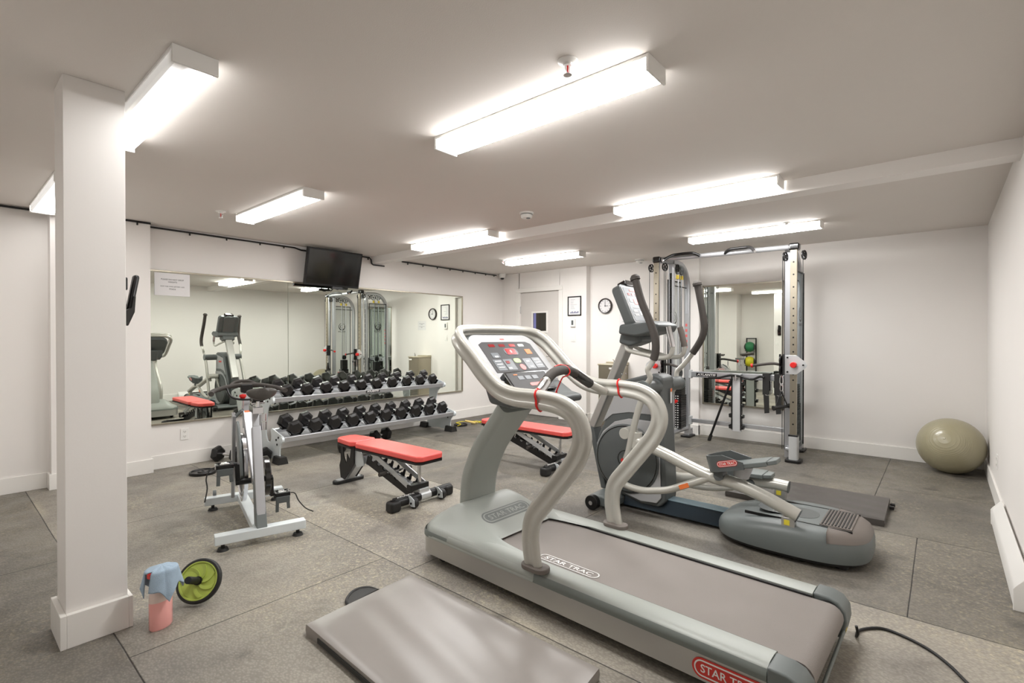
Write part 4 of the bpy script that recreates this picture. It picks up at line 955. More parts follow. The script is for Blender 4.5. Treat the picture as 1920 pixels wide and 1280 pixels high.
        # padded adjusting arm with a red end
        if s < 0:
            a0, a1 = q(px - 0.02, ys2 + 0.03, cz + 0.0), q(px - 0.06, ys2 + 0.28, cz - 0.02)
        else:
            a0, a1 = q(px - 0.02, yp - 0.12, 0.98), q(px - 0.12, yp - 0.34, 0.955)
        obj('adjust_handle', MB().tube([a0, a0 * .7 + a1 * .3 + V(0, 0, .012), a1], 0.015, 12, sub=4), GRIP, t)
        obj('red_end', MB().cyl(a1, a1 + (a1 - a0).normalized() * 0.022, 0.022, 14), RED, t, bev=0.004)
    # upper crossbar between the head castings, chin-up handles
    obj('top_crossbar', MB().cyl(q(5.82, 2.62, 2.255), q(5.91, 1.20, 2.255), 0.027, 20), SILVER, t)
    obj('bar_label', MB().cyl(q(5.8185, 2.645, 2.255), q(5.821, 2.60, 2.255), 0.029, 20), BLACK, t)
    for y0, sg in ((2.33, 1), (1.68, -1)):
        xb = 5.84 if sg > 0 else 5.875
        P = [q(xb - 0.02, y0 - sg * 0.19, 2.25), q(xb - 0.05, y0 - sg * 0.15, 2.275), q(xb - 0.07, y0 - sg * 0.10, 2.285), q(xb - 0.08, y0 + sg * 0.05, 2.285), q(xb - 0.12, y0 + sg * 0.11, 2.27), q(xb - 0.20, y0 + sg * 0.17, 2.215)]
        obj('chin_up_handle', MB().tube(P, 0.0165, 12, sub=5), BLACK, t)
        e = P[-1] ; obj('handle_tip', MB().cyl(e, e + (P[-1] - P[-2]).normalized() * 0.012, 0.015, 12), CHROME, t)
    # rear crossmembers and bar rack
    XR = 6.50
    up = obj('rear_crossbar', MB().box(XR - 0.028 - OX, XR + 0.028 - OX, 1.27 - OY, 2.52 - OY, 0.79, 0.865), SILVER, t, bev=0.008)
    obj('rear_crossbar', MB().box(XR - 0.02 - OX, XR + 0.02 - OX, 1.27 - OY, 2.52 - OY, 0.20, 0.25), SILVER, t, bev=0.006)
    for z in (0.828, 0.225):
        obj('flange', MB().box(XR - 0.03 - OX, XR + 0.03 - OX, 2.485 - OY, 2.52 - OY, z - 0.055, z + 0.055).box(XR - 0.03 - OX, XR + 0.03 - OX, 1.27 - OY, 1.30 - OY, z - 0.055, z + 0.055), SILVER_L, t, bev=0.006)
    pl = obj('name_plate', MB().box(XR - 0.031 - OX, XR - 0.028 - OX, 2.16 - OY, 2.42 - OY, 0.808, 0.85), BLACK, t)
    tx = fit_text('ATLANTIS', 0.235, 0.026, bold=0.02, shear=0.2); obj('lettering', tx, WHT, pl, smooth=0, M=frame_m(q(XR - 0.0325, 2.29, 0.829), (0, -1, 0), (0, 0, 1)))
    yc = 1.91
    obj('bar_rack_post', MB().box(XR - 0.075 - OX, XR - 0.03 - OX, yc - 0.05 - OY, yc + 0.05 - OY, 0.155, 0.865), SILVER_L, t, bev=0.004)
    for s in (-1, 1):
        e = [(0.05, 0.17), (0.085, 0.19)]
        out = []
        for k in range(5):
            z = 0.185 + k * 0.135
            out += [(0.058, z), (0.085, z + 0.005), (0.088, z + 0.045), (0.076, z + 0.052), (0.070, z + 0.03), (0.058, z + 0.04), (0.060, z + 0.09)]
        P = [(s * a, b_) for a, b_ in ([(0.045, 0.17)] + out + [(0.058, 0.85), (0.045, 0.85)])]
        obj('rack_hooks', MB().prism(P, XR - 0.085 - OX, XR - 0.035 - OX, 'yz', (0, yc - OY, 0)), BLACK, t)
    return t
build_trainer()

# attachments hanging on the cable machine
def tube_thing(name, label, cat, pts, r, m_, group=None, sub=5, n=12, closed=False):
    o = obj(name, MB().tube(pts, r, n, sub=sub, closed=closed), m_); tag(o, label, cat, group); return o
t = thing('leaning_bar', 'long thin black bar leaning from the floor against the cable machine rack', 'bar', (6.43, 2.22, 0))
obj('bar_shaft', MB().cyl((0.0, 0.02, 0.012), (-0.02, -0.26, 0.80), 0.014, 14), BLACK, t)
obj('bar_end', MB().cyl((0.0, 0.02, 0.0), (-0.002, -0.005, 0.075), 0.021, 14), RUBBER, t)
t = thing('curl_bar', 'black cambered cable bar lying across the rack hooks', 'bar', (6.40, 1.91, 0.83))
obj('bar_shaft', MB().tube([(0.0, 0.33, -0.035), (0.0, 0.22, -0.028), (0, 0.13, -0.005), (0, 0.05, 0.012), (0, -0.05, 0.005), (0, -0.13, -0.02), (0, -0.20, -0.022), (0, -0.27, 0.012), (0, -0.32, 0.005)], 0.0135, 12, sub=5), BLACK, t)
obj('swivel', MB().cyl((-0.01, 0.0, -0.05), (-0.01, 0, 0.02), 0.012, 12).cyl((-0.012, -0.03, -0.01), (-0.012, 0.03, -0.01), 0.008, 10), CHROME, t)
for k, y in enumerate((1.585, 1.46)):
    t = thing('cuff_strap', ('black padded strap hanging over the cable machine crossbar, nearer the rack post', 'black padded strap hanging over the cable machine crossbar, nearer the right column')[k], 'strap', (6.45, y, 0.87), 0, None)
    m = MB()
    m.box(-0.033, -0.021, -0.045, 0.03, -0.24, 0.008).box(-0.033, 0.095, -0.045, 0.03, 0.004, 0.012).box(0.082, 0.092, -0.045, 0.03, -0.20, 0.008)
    obj('strap_pad', m, RUBBER, t, bev=0.003)
    obj('strap_tail', MB().prism([(-0.04, -0.24), (0.02, -0.24), (0.008, -0.46), (-0.045, -0.45)], -0.031, -0.025, 'yz'), RUBBER, t)
    obj('metal_ring', MB().tube([(-0.03, -0.06, -0.07), (-0.03, -0.062, -0.18), (-0.03, -0.06, -0.22), (-0.03, -0.03, -0.245), (-0.03, 0.0, -0.24)], 0.006, 8, sub=4), CHROME, t)
t = thing('hanging_stirrup', 'black cable handle clipped under the right column pulley', 'handle', (5.835, 1.285, 0.9))
obj('snap_hook', MB().tube([(0, 0, 0.01), (0.0, 0.012, -0.02), (0.0, 0.014, -0.07), (0, 0.0, -0.10), (0, -0.014, -0.07), (0, -0.012, -0.02)], 0.005, 8, closed=True, sub=4), CHROME, t)
obj('snap_hook', MB().tube([(0, 0, -0.08), (0.0, 0.010, -0.10), (0.0, 0.012, -0.14), (0, 0.0, -0.165), (0, -0.012, -0.14), (0, -0.010, -0.10)], 0.004, 8, closed=True, sub=4), CHROME, t)
obj('webbing', MB().beam((0, 0, -0.16), (-0.05, 0.045, -0.33), 0.006, 0.03, (1, 0, 0)).beam((0, 0, -0.16), (0.05, -0.055, -0.33), 0.006, 0.03, (1, 0, 0)), RUBBER, t)
obj('hand_grip', MB().cyl((-0.075, 0.055, -0.335), (0.075, -0.065, -0.315), 0.017, 16).cyl((-0.08, 0.059, -0.336), (-0.068, 0.049, -0.334), 0.026, 16).cyl((0.068, -0.058, -0.317), (0.08, -0.068, -0.315), 0.026, 16), RUBBER, t)
obj('cord', MB().cyl((0, 0.0, 0.0), (0, 0, 0.06), 0.004, 8), CABLE, t)
t = thing('hanging_stirrup', 'small triangular cable handle hanging from the left column pulley', 'handle', (5.80, 2.40, 0.80))
obj('metal_ring', MB().tube([(0, 0, 0.10), (0, 0.05, 0.0), (0, -0.05, 0.0)], 0.005, 8, closed=True), CHROME, t)
obj('hand_grip', MB().cyl((0, -0.055, 0), (0, 0.055, 0), 0.013, 12), RUBBER, t)
obj('snap_hook', MB().cyl((0, 0, 0.10), (0, 0, 0.16), 0.006, 8), CHROME, t)
# ------------------------------------------------------------------ dumbbell rack and dumbbells
def build_rack():
    t = thing('dumbbell_rack', 'long two tier silver dumbbell rack below the wall mirror', 'dumbbell rack', (3.55, 5.4, 0))
    OY = 5.4
    prof = [(5.655, 0.655), (5.60, 0.70), (5.50, 0.715), (5.40, 0.695), (5.335, 0.675), (5.325, 0.64), (5.36, 0.60), (5.42, 0.588), (5.465, 0.55), (5.50, 0.45), (5.52, 0.34), (5.515, 0.25), (5.475, 0.195), (5.425, 0.19), (5.395, 0.225),
            (5.39, 0.275), (5.405, 0.325), (5.375, 0.345), (5.13, 0.288), (5.115, 0.245), (5.15, 0.215), (5.19, 0.17), (5.20, 0.10), (5.185, 0.025), (5.25, 0.02), (5.42, 0.03), (5.58, 0.02), (5.80, 0.02), (5.79, 0.05), (5.70, 0.09), (5.66, 0.20), (5.655, 0.45)]
    for x, s in ((-1.185, -1), (1.175, 1)):
        p = obj('end_plate', MB().prism([(y - OY, z) for y, z in prof], *sorted((x, x + 0.012 * s)), 'yz'), PLATEW, t, bev=0.002)
        m = MB()
        for y, z in ((5.42, 0.655), (5.47, 0.62), (5.22, 0.265), (5.27, 0.235), (5.25, 0.19)): m.cyl((x + 0.012 * s, y - OY, z), (x + 0.018 * s, y - OY, z), 0.011, 12).cyl((x - 0.004 * s, y - OY, z), (x, y - OY, z), 0.011, 12)
        obj('bolts', m, BLACK, p)
        for y in (5.20, 5.745):
            obj('rubber_foot', MB().prism([(-0.055, 0), (0.055, 0), (0.035, 0.075), (-0.035, 0.075)], y - 0.075 - OY, y + 0.075 - OY, 'xz', (x + 0.006 * s, 0, 0)), RUBBER, t, bev=0.004)
    for y, z, dy, dz in ((5.15, 0.25, 0.25, 0.055), (5.365, 0.64, 0.22, 0.055)):
        fr = obj('shelf_rail', MB().obox((-0.005, y - OY, z), (2.37, 0.035, 0.055), Matrix.Rotation(radians(13), 3, 'X')), SILVER, t, bev=0.006)
        obj('shelf_rail', MB().obox((-0.005, y + dy - OY, z + dz), (2.37, 0.035, 0.055), Matrix.Rotation(radians(13), 3, 'X')), SILVER, t, bev=0.006)
        m = MB()
        obj('shelf_tray', MB().obox((-0.005, y + dy / 2 - OY, z + dz / 2 - 0.012), (2.35, dy - 0.02, 0.006), Matrix.Rotation(radians(12.5), 3, 'X')), SILVER_L, t)
        for s in (-1, 1): obj('rail_end', MB().cyl((s * 1.18, y - OY - 0.005, z), (s * 1.208, y - OY - 0.005, z), 0.034, 20), PLATEW, t, bev=0.006)
    for (y0, z0, r_) in ((5.275, 0.305, 0.086), (5.475, 0.693, 0.074)):
        for k in range(10):
            xk = (2.50 if r_ > .08 else 2.51) + 0.2265 * k - 3.55
            for sgn in (-1, 1):
                c = Vector((xk, y0 - OY, z0)) + Matrix.Rotation(radians(12.5), 3, 'X') @ Vector((0, sgn * 0.108, 0))
                a = r_ * 1.06
                pr2 = [(-a * 1.02, a * 0.62), (-a * 0.52, -0.008), (a * 0.52, -0.008), (a * 1.02, a * 0.62), (a * 0.98, a * 0.64), (a * 0.50, 0.0), (-a * 0.50, 0.0), (-a * 0.98, a * 0.64)]
                obj('cradle', MB().prism(pr2, -0.022, 0.022, 'xz'), GLOSSB, t, smooth=30, M=Matrix.Translation(c) @ Matrix.Rotation(radians(12.5), 4, 'X'))
    pl = obj('name_plate', MB().box(-0.075, 0.12, -0.0565, -0.0535, 0.625, 0.66), BLACK, t)
    obj('lettering', fit_text('ATLANTIS', 0.17, 0.022, bold=0.02, shear=0.2), WHT, pl, smooth=0, M=frame_m((0.022, -0.0575, 0.643), (1, 0, 0), (0, 0, 1)))
    return t
build_rack()

def hex_head(z0, z1, r):
    # faceted six-sided head along z
    c = 0.28 * (z1 - z0); prof = [(r * 0.72, z0), (r, z0 + c), (r, z1 - c), (r * 0.70, z1)]
    return prof
def dumbbell_proto(r, hl, gl):
    t = thing('dumbbell', 'x', 'dumbbell')
    m = MB(); h = gl / 2
    for s in (-1, 1):
        pf = hex_head(h, h + hl, r); M = axis_m((0, 0, 0), (0, s, 0)) @ Matrix.Rotation(radians(30), 4, 'Z')
        mm = MB().lathe(pf, 6, M)
        head = obj('head', mm, HEXR, t, smooth=0, bev=0.004)
    obj('handle', MB().tube([(0, -h, 0), (0, -h * 0.6, 0), (0, 0, 0), (0, h * 0.6, 0), (0, h, 0)], 0.0155, 16, sub=3, scales=None), CHROME, t)
    return t
# fix both heads to a flat-down rest: hex with a flat at the bottom
proto = {}
def put_dumbbell(kind, loc, rz, rx, label, group):
    if kind not in proto:
        r, hl, gl = kind; proto[kind] = dumbbell_proto(*kind); o = proto[kind]
    else:
        o = copy_tree(proto[kind])
    o.rotation_mode = 'XYZ'; o.location = loc; o.rotation_euler = (rx, 0, rz); o['label'] = label; o['group'] = group
    return o
ordn = ['leftmost', 'second from the left', 'third from the left', 'fourth from the left', 'fifth from the left', 'sixth from the left', 'seventh from the left', 'eighth from the left', 'second from the right', 'rightmost']
tilt = radians(12.5)
for k in range(10):
    x = 2.50 + 0.2265 * k
    r = 0.086
    kd = (r, 0.076, 0.150)
    # rests between front (y 5.15, z .275) and rear rails
    put_dumbbell(kd, (x + random.uniform(-.004, .004), 5.275, 0.305 + r * 0.89), random.uniform(-.03, .03), tilt, 'black hex dumbbell on the lower rack tier, %s in the row' % ordn[k], 'dumbbells on the lower tier')
for k in range(10):
    x = 2.51 + 0.2265 * k
    r = 0.060 + 0.0016 * k
    kd = (0.074, 0.068, 0.145)
    o = put_dumbbell(kd, (x + random.uniform(-.006, .006), 5.475, 0.693 + kd[0] * 0.89), random.uniform(-.05, .05), tilt, 'black hex dumbbell on the upper rack tier, %s in the row' % ordn[k], 'dumbbells on the upper tier')
K_ = (0.086, 0.076, 0.150)
put_dumbbell(K_, (2.03, 5.70, 0.078), radians(28), 0, 'black hex dumbbell on the floor by the wall, left of the bike frame', 'dumbbells on the floor')
put_dumbbell(K_, (2.245, 5.47, 0.078), radians(12), 0, 'black hex dumbbell on the floor between the bike frame and rack foot', 'dumbbells on the floor')
put_dumbbell(K_, (3.69, 5.36, 0.078), radians(-72), 0, 'black hex dumbbell on the floor right behind the bench pads', 'dumbbells on the floor')
put_dumbbell(K_, (3.155, 5.14, 0.078), radians(-107), 0, 'black hex dumbbell on the floor peeking out left of the bench seat', 'dumbbells on the floor')

# ------------------------------------------------------------------ adjustable benches (local: long axis y, seat pad towards +y)
def build_bench():
    t = thing('weight_bench', 'x', 'bench')
    def pad(y0, y1, w0, w1, z):
        pl = [(-w0 / 2, y0), (w0 / 2, y0), (w1 / 2, y1), (-w1 / 2, y1)]
        def chamf(p, c=0.035):
            out = []
            n = len(p)
            for i in range(n):
                a, b_, d = Vector(p[i - 1]), Vector(p[i]), Vector(p[(i + 1) % n])
                out += [tuple(b_ + (a - b_).normalized() * c), tuple(b_ + (d - b_).normalized() * c)]
            return out
        q = chamf(pl)
        o = obj('pad', MB().prism(q, z, z + 0.045, 'xy'), REDV, t, bev=0.012, seg=3)
        obj('pad_base', MB().prism(q, z - 0.018, z - 0.001, 'xy'), BLACK, o)
    pad(-0.155, 0.70, 0.27, 0.27, 0.362)
    pad(0.72, 1.03, 0.27, 0.19, 0.362)
    # front T bar with rubber boots and wheels
    obj('front_bar', MB().cyl((-0.27, 0.0, 0.055), (0.33, 0.0, 0.055), 0.034, 20), BLACK, t)
    obj('bar_sleeve', MB().cyl((0.0, 0, 0.055), (0.10, 0, 0.055), 0.037, 20), SILVER_L, t)
    m = MB().box(-0.295, -0.20, -0.045, 0.042, 0.0, 0.082); obj('rubber_boot', m, RUBBER, t, bev=0.022, seg=3)
    m = MB().box(0.25, 0.342, -0.042, 0.042, 0.0, 0.080); obj('rubber_boot', m, RUBBER, t, bev=0.022, seg=3)
    obj('bar_label', MB().box(-0.24, -0.03, -0.022, 0.03, 0.078, 0.092), BLACK, t, bev=0.008)
    lt = fit_text('ATLANTIS', 0.17, 0.022, bold=0.02, shear=0.2)
    obj('lettering', lt, WHT, t, smooth=0, M=frame_m((-0.13, 0.005, 0.0926), (1, 0, 0), (0, 1, 0)))
    for x in (-0.10, 0.185):
        w = obj('wheel', MB().cyl((x - 0.014, -0.055, 0.042), (x + 0.022, -0.055, 0.042), 0.040, 20), RUBBER, t, bev=0.005)
        obj('wheel_bracket', MB().prism([(-0.09, 0.02), (-0.05, 0.015), (0.0, 0.05), (0.0, 0.095), (-0.04, 0.095), (-0.085, 0.07)], x - 0.022, x - 0.015, 'yz'), PLATEW, w, bev=0.002)
        obj('axle', MB().cyl((x - 0.030, -0.055, 0.042), (x + 0.026, -0.055, 0.042), 0.008, 12), BLACK, w)
    # main sloping beam and notched ladder
    obj('main_beam', MB().beam((0.05, 0.0, 0.065), (0.0, 0.72, 0.245), 0.06, 0.05), SILVER_L, t, bev=0.004)
    for sx in (-1, 1):
        d = Vector((0, 0.70, 0.215)).normalized(); nrm = Vector((0, -d.z, d.y)); p0 = Vector((0, 0.06, 0.045)); prof = []
        L = 0.62
        prof.append((0.0, -0.01)); prof.append((L, -0.01)); prof.append((L, 0.06))
        nt = 7
        for k in range(nt):
            a = L - 0.03 - k * 0.083
            prof += [(a, 0.062), (a - 0.012, 0.100), (a - 0.030, 0.092), (a - 0.028, 0.045), (a - 0.055, 0.042), (a - 0.070, 0.062)]
        prof.append((0.0, 0.05))
        P = [(p0 + d * a + nrm * b_) for a, b_ in prof]
        x = sx * 0.045
        obj('ladder_plate', MB().prism([(v.y, v.z) for v in P], *sorted((x, x + 0.008 * sx)), 'yz', (0.02, 0, 0)), BLACK, t)
    for sx in (-0.065, 0.085):
        obj('support_arm', MB().beam((sx, 0.03, 0.135), (sx - 0.005, 0.52, 0.335), 0.012, 0.045), SILVER_L, t, bev=0.003)
    obj('cross_pin', MB().cyl((-0.10, 0.30, 0.205), (0.125, 0.30, 0.205), 0.010, 12), CHROME, t)
    obj('pin_grip', MB().cyl((-0.155, 0.30, 0.205), (-0.09, 0.30, 0.205), 0.017, 14).cyl((0.10, 0.30, 0.205), (0.165, 0.30, 0.205), 0.017, 14), GRIP, t)
    obj('rear_post', MB().cyl((0.03, 0.03, 0.15), (0.03, 0.03, 0.35), 0.014, 16), CHROME, t)
    obj('lower_block', MB().box(-0.08, 0.10, -0.005, 0.055, 0.11, 0.155), BLACK, t, bev=0.006)
    obj('lower_neck', MB().box(-0.01, 0.09, -0.02, 0.04, 0.07, 0.115), SILVER_L, t, bev=0.004)
    # seat end leg
    obj('seat_leg', MB().beam((0.0, 0.965, 0.03), (0.0, 0.74, 0.26), 0.07, 0.04), SILVER_L, t, bev=0.004)
    obj('knee_plate', MB().prism([(0.66, 0.20), (0.76, 0.17), (0.83, 0.23), (0.80, 0.33), (0.74, 0.335), (0.68, 0.29)], -0.052, -0.044, 'yz'), PLATEW, t, bev=0.002)
    obj('knee_plate', MB().prism([(0.66, 0.20), (0.76, 0.17), (0.83, 0.23), (0.80, 0.33), (0.74, 0.335), (0.68, 0.29)], 0.044, 0.052, 'yz'), PLATEW, t, bev=0.002)
    for sx in (-0.06, 0.06):
        obj('seat_bracket', MB().prism([(1.00, 0.045), (0.94, 0.035), (0.79, 0.20), (0.79, 0.36), (0.83, 0.36), (0.86, 0.22), (0.90, 0.27), (0.91, 0.18), (0.95, 0.24), (0.965, 0.35), (1.0, 0.35), (1.0, 0.20), (1.02, 0.15)], sx - 0.004, sx + 0.004, 'yz'), BLACK, t)
    obj('rear_foot', MB().prism(rrect(0.30, 0.09, 0.04, 5), 0.0, 0.028, 'xy', (0, 0.975, 0)), RUBBER, t, bev=0.006)
    obj('foot_plate', MB().prism(rrect(0.24, 0.06, 0.025, 4), 0.028, 0.034, 'xy', (0, 0.975, 0)), SILVER_L, t)
    return t
b1 = build_bench(); b1.location = (2.50, 3.115, 0); b1.rotation_euler = (0, 0, radians(1.5)); b1['label'] = 'red padded weight bench between the spin bike and the treadmill'; b1['group'] = 'red adjustable benches'
b2 = copy_tree(b1); b2.location = (4.03, 2.835, 0); b2.rotation_euler = (0, 0, radians(-0.5)); b2['label'] = 'red padded weight bench seen through the treadmill handrail'
# ------------------------------------------------------------------ spin bike (local: forward +y)
def build_bike():
    t = thing('spin_bike', 'white and grey indoor cycling bike with black saddle and caged pedals', 'spin bike', (1.37, 3.28, 0), radians(-15))
    W = SILVER
    obj('rear_stabiliser', MB().box(-0.26, 0.26, -0.035, 0.035, 0.045, 0.10), PLATEW, t, bev=0.004)
    obj('front_stabiliser', MB().box(-0.27, 0.27, 0.835, 0.905, 0.045, 0.10), PLATEW, t, bev=0.004)
    for y in (0.0, 0.87):
        for x in (-0.215, 0.215):
            f = obj('levelling_foot', MB().cyl((x, y, 0.0), (x, y, 0.018), 0.034, 20, 0.026), RUBBER, t)
            obj('foot_stem', MB().cyl((x, y, 0.015), (x, y, 0.05), 0.011, 12), BLACK, f)
    obj('base_beam', MB().beam((-0.01, 0.03, 0.07), (-0.02, 0.85, 0.07), 0.07, 0.045), PLATEW, t, bev=0.004)
    for s in (-1, 1): obj('front_roller', MB().cyl((-0.18 + 0.03 * s, 0.93, 0.095), (-0.18 + 0.01 * s, 0.93, 0.095), 0.038, 18), MGREY, t) if s < 0 else None
    # seat mast
    obj('seat_mast', MB().beam((0, 0.02, 0.09), (0, 0.24, 0.70), 0.055, 0.075, (0, 1, 0)), W, t, bev=0.006)
    obj('mast_foot', MB().prism([(-0.03, 0.09), (0.10, 0.09), (0.17, 0.36), (0.10, 0.36)], -0.03, 0.03, 'yz'), MGREY, t, bev=0.004)
    obj('seat_post', MB().beam((0, 0.22, 0.64), (0, 0.285, 0.82), 0.04, 0.055, (0, 1, 0)), SILVER, t, bev=0.004)
    obj('seat_slide', MB().box(-0.032, 0.032, 0.13, 0.33, 0.80, 0.845), CHROME, t, bev=0.004)
    obj('post_clamp', MB().cyl((0.045, 0.21, 0.74), (0.045, 0.21, 0.79), 0.014, 14).cyl((0.045, 0.215, 0.68), (0.045, 0.215, 0.735), 0.018, 14), CHROME, t)
    obj('saddle_stem', MB().cyl((0, 0.15, 0.835), (0, 0.15, 0.895), 0.014, 14).cyl((-0.04, 0.15, 0.872), (0.04, 0.15, 0.872), 0.01, 10), CHROME, t)
    obj('saddle_clamp', MB().box(-0.035, 0.035, 0.11, 0.20, 0.885, 0.905), BLACK, t, bev=0.005)
    def sad(u, v):
        a = u * 2 * pi; y = -0.06 + 0.29 * v
        w = 0.088 * (1 - max(0, (v - 0.18) / 0.82) ** 0.75 * 0.80) * min(1, 0.45 + v / 0.16) * (1 if v < .97 else .7)
        top = 0.976 - 0.028 * v + (0.008 if v < .3 else 0) ; ca, sa = cos(a), sin(a)
        dep = 0.006 * (1 - abs(ca)) if sa > 0 else 0
        z = (top - 0.018) + (0.026 if sa > 0 else 0.058 * (1 - 0.5 * v)) * sa - dep
        return (w * ca, y, z)
    m = MB().grid(sad, 28, 16)
    m.f.append(tuple(i * 17 for i in range(28))); m.f.append(tuple(reversed([i * 17 + 16 for i in range(28)])))
    obj('saddle', m, mat('saddle_leather', (74, 70, 66), 0.4, bump=0.2, scale=200), t, smooth=75)
    # main down tube to the head, fork
    obj('down_tube', MB().beam((-0.0, 0.20, 0.34), (0.0, 0.72, 0.735), 0.06, 0.055), W, t, bev=0.006)
    lab = obj('warning_label', MB().obox((0, 0.662, 0.7235), (0.042, 0.09, 0.002), Matrix.Rotation(radians(37.5), 3, 'X')), KEYG, t)
    obj('orange_print', MB().obox((0, 0.694, 0.749), (0.042, 0.02, 0.002), Matrix.Rotation(radians(37.5), 3, 'X')), ORANGE, lab)
    for s in (-1, 1):
        obj('fork_blade', MB().prism([(0.655, 0.10), (0.70, 0.10), (0.80, 0.66), (0.72, 0.735), (0.70, 0.66)][::-1] if False else [(0.87, 0.08), (0.83, 0.08), (0.73, 0.62), (0.70, 0.72), (0.78, 0.74), (0.80, 0.62)], s * 0.085 - 0.012, s * 0.085 + 0.012, 'yz'), W, t, bev=0.004)
        obj('fork_shoulder', MB().beam((s * 0.03, 0.72, 0.76), (s * 0.085, 0.745, 0.70), 0.05, 0.02), MGREY, t, bev=0.004)
    obj('head_tube', MB().beam((0, 0.745, 0.62), (0, 0.80, 0.875), 0.05, 0.06, (0, 1, 0)), W, t, bev=0.006)
    obj('handlebar_post', MB().beam((0, 0.795, 0.85), (0, 0.815, 0.925), 0.04, 0.05, (0, 1, 0)), CHROME, t, bev=0.004)
    obj('bar_clamp', MB().box(-0.035, 0.045, 0.76, 0.84, 0.885, 0.945), BLACK, t, bev=0.006)
    obj('handlebar', MB().tube([(-0.24, 0.56, 0.905), (-0.235, 0.66, 0.905), (-0.20, 0.74, 0.915), (-0.10, 0.79, 0.935), (0.0, 0.80, 0.94), (0.10, 0.79, 0.935), (0.20, 0.74, 0.915), (0.235, 0.66, 0.905), (0.24, 0.56, 0.905)], 0.017, 14, sub=5), GRIP, t)
    obj('handlebar_horns', MB().tube([(-0.06, 0.80, 0.93), (-0.085, 0.88, 0.93), (-0.075, 0.95, 0.94), (-0.035, 0.975, 0.955), (0.035, 0.975, 0.955), (0.075, 0.95, 0.94), (0.085, 0.88, 0.93), (0.06, 0.80, 0.93)], 0.013, 12, sub=5), GRIP, t)
    obj('lower_loop', MB().tube([(-0.13, 0.77, 0.925), (-0.10, 0.70, 0.86), (0, 0.68, 0.84), (0.10, 0.70, 0.86), (0.13, 0.77, 0.925)], 0.008, 10, sub=4), BLACK, t)
    obj('tension_rod', MB().cyl((-0.03, 0.735, 0.745), (-0.03, 0.70, 0.845), 0.008, 12), CHROME, t)
    kb = obj('tension_knob', MB().lathe([(0.0, 0.0), (0.012, 0.0), (0.024, 0.018), (0.022, 0.032), (0.0, 0.036)], 20, TR(-0.03, 0.698, 0.845), caps=False), RED, t)
    # flywheel in the fork, belt guard, crank and pedals
    M = axis_m((-0.045, 0.60, 0.36), (1, 0, 0))
    fw = obj('flywheel', MB().lathe([(0.0, -0.006), (0.185, -0.006), (0.19, -0.014), (0.205, -0.014), (0.208, -0.009), (0.222, -0.009), (0.226, -0.014), (0.243, -0.012), (0.243, 0.012), (0.19, 0.012), (0.185, 0.006), (0.0, 0.006)], 64, M, caps=False), CHROME, t, smooth=25)
    obj('flywheel_disc', MB().lathe([(0.0, -0.010), (0.183, -0.010), (0.183, -0.007), (0.0, -0.007)], 48, M, caps=False), BLACK, fw)
    obj('belt_guard', MB().prism([(0.52, 0.66), (0.60, 0.70), (0.66, 0.60), (0.50, 0.44), (0.44, 0.34), (0.36, 0.30), (0.32, 0.36), (0.40, 0.50)], -0.085, -0.065, 'yz'), MGREY, t, bev=0.008)
    gm = axis_m((0.07, 0.33, 0.34), (1, 0, 0))
    obj('belt_guard_ring', MB().lathe([(0.0, -0.020), (0.128, -0.020), (0.134, -0.014), (0.134, 0.014), (0.128, 0.020), (0.0, 0.020)], 48, gm, caps=False), GLOSSB, t, smooth=40)
    obj('crank_axle', MB().cyl((-0.115, 0.33, 0.32), (0.115, 0.33, 0.32), 0.02, 18), BLACK, t)
    cr = obj('crank_arm', MB().beam((-0.10, 0.33, 0.32), (-0.112, 0.26, 0.46), 0.018, 0.03, (1, 0, 0)), BLACK, t, bev=0.004)
    cr2 = obj('crank_arm', MB().beam((0.105, 0.33, 0.32), (0.118, 0.40, 0.18), 0.018, 0.03, (1, 0, 0)), BLACK, t, bev=0.004)
    for s, cy, cz in ((-1, 0.26, 0.46), (1, 0.40, 0.18)):
        x = s * 0.185
        p = obj('pedal', MB().box(x - 0.05, x + 0.05, cy - 0.05, cy - 0.035, cz - 0.014, cz + 0.014).box(x - 0.05, x + 0.05, cy + 0.035, cy + 0.05, cz - 0.014, cz + 0.014).box(x - 0.05, x - 0.036, cy - 0.05, cy + 0.05, cz - 0.012, cz + 0.012).box(x + 0.036, x + 0.05, cy - 0.05, cy + 0.05, cz - 0.012, cz + 0.012)
                .cyl((s * 0.11, cy, cz), (x + s * 0.045, cy, cz), 0.013, 12), BLACK, t, bev=0.003)
        obj('clip_plate', MB().box(x - 0.028, x + 0.028, cy - 0.034, cy - 0.008, cz + 0.004, cz + 0.02).box(x - 0.02, x + 0.02, cy + 0.008, cy + 0.03, cz + 0.002, cz + 0.018), CHROME, p, bev=0.006)
        cage = [(x - 0.045, cy - 0.045, cz - 0.01), (x - 0.042, cy - 0.06, cz - 0.05), (x - 0.04, cy - 0.055, cz - 0.095), (x - 0.032, cy - 0.02, cz - 0.115)]
        m = MB(); m.beam((x - 0.036, cy - 0.055, cz - 0.01), (x - 0.04, cy - 0.06, cz - 0.115), 0.022, 0.006, (0, 1, 0)).beam((x + 0.03, cy - 0.055, cz - 0.01), (x + 0.036, cy - 0.06, cz - 0.10), 0.022, 0.006, (0, 1, 0)).box(x - 0.045, x + 0.045, cy - 0.062, cy - 0.052, cz - 0.055, cz - 0.01)
        obj('toe_cage', m, DGREY, p, bev=0.003)
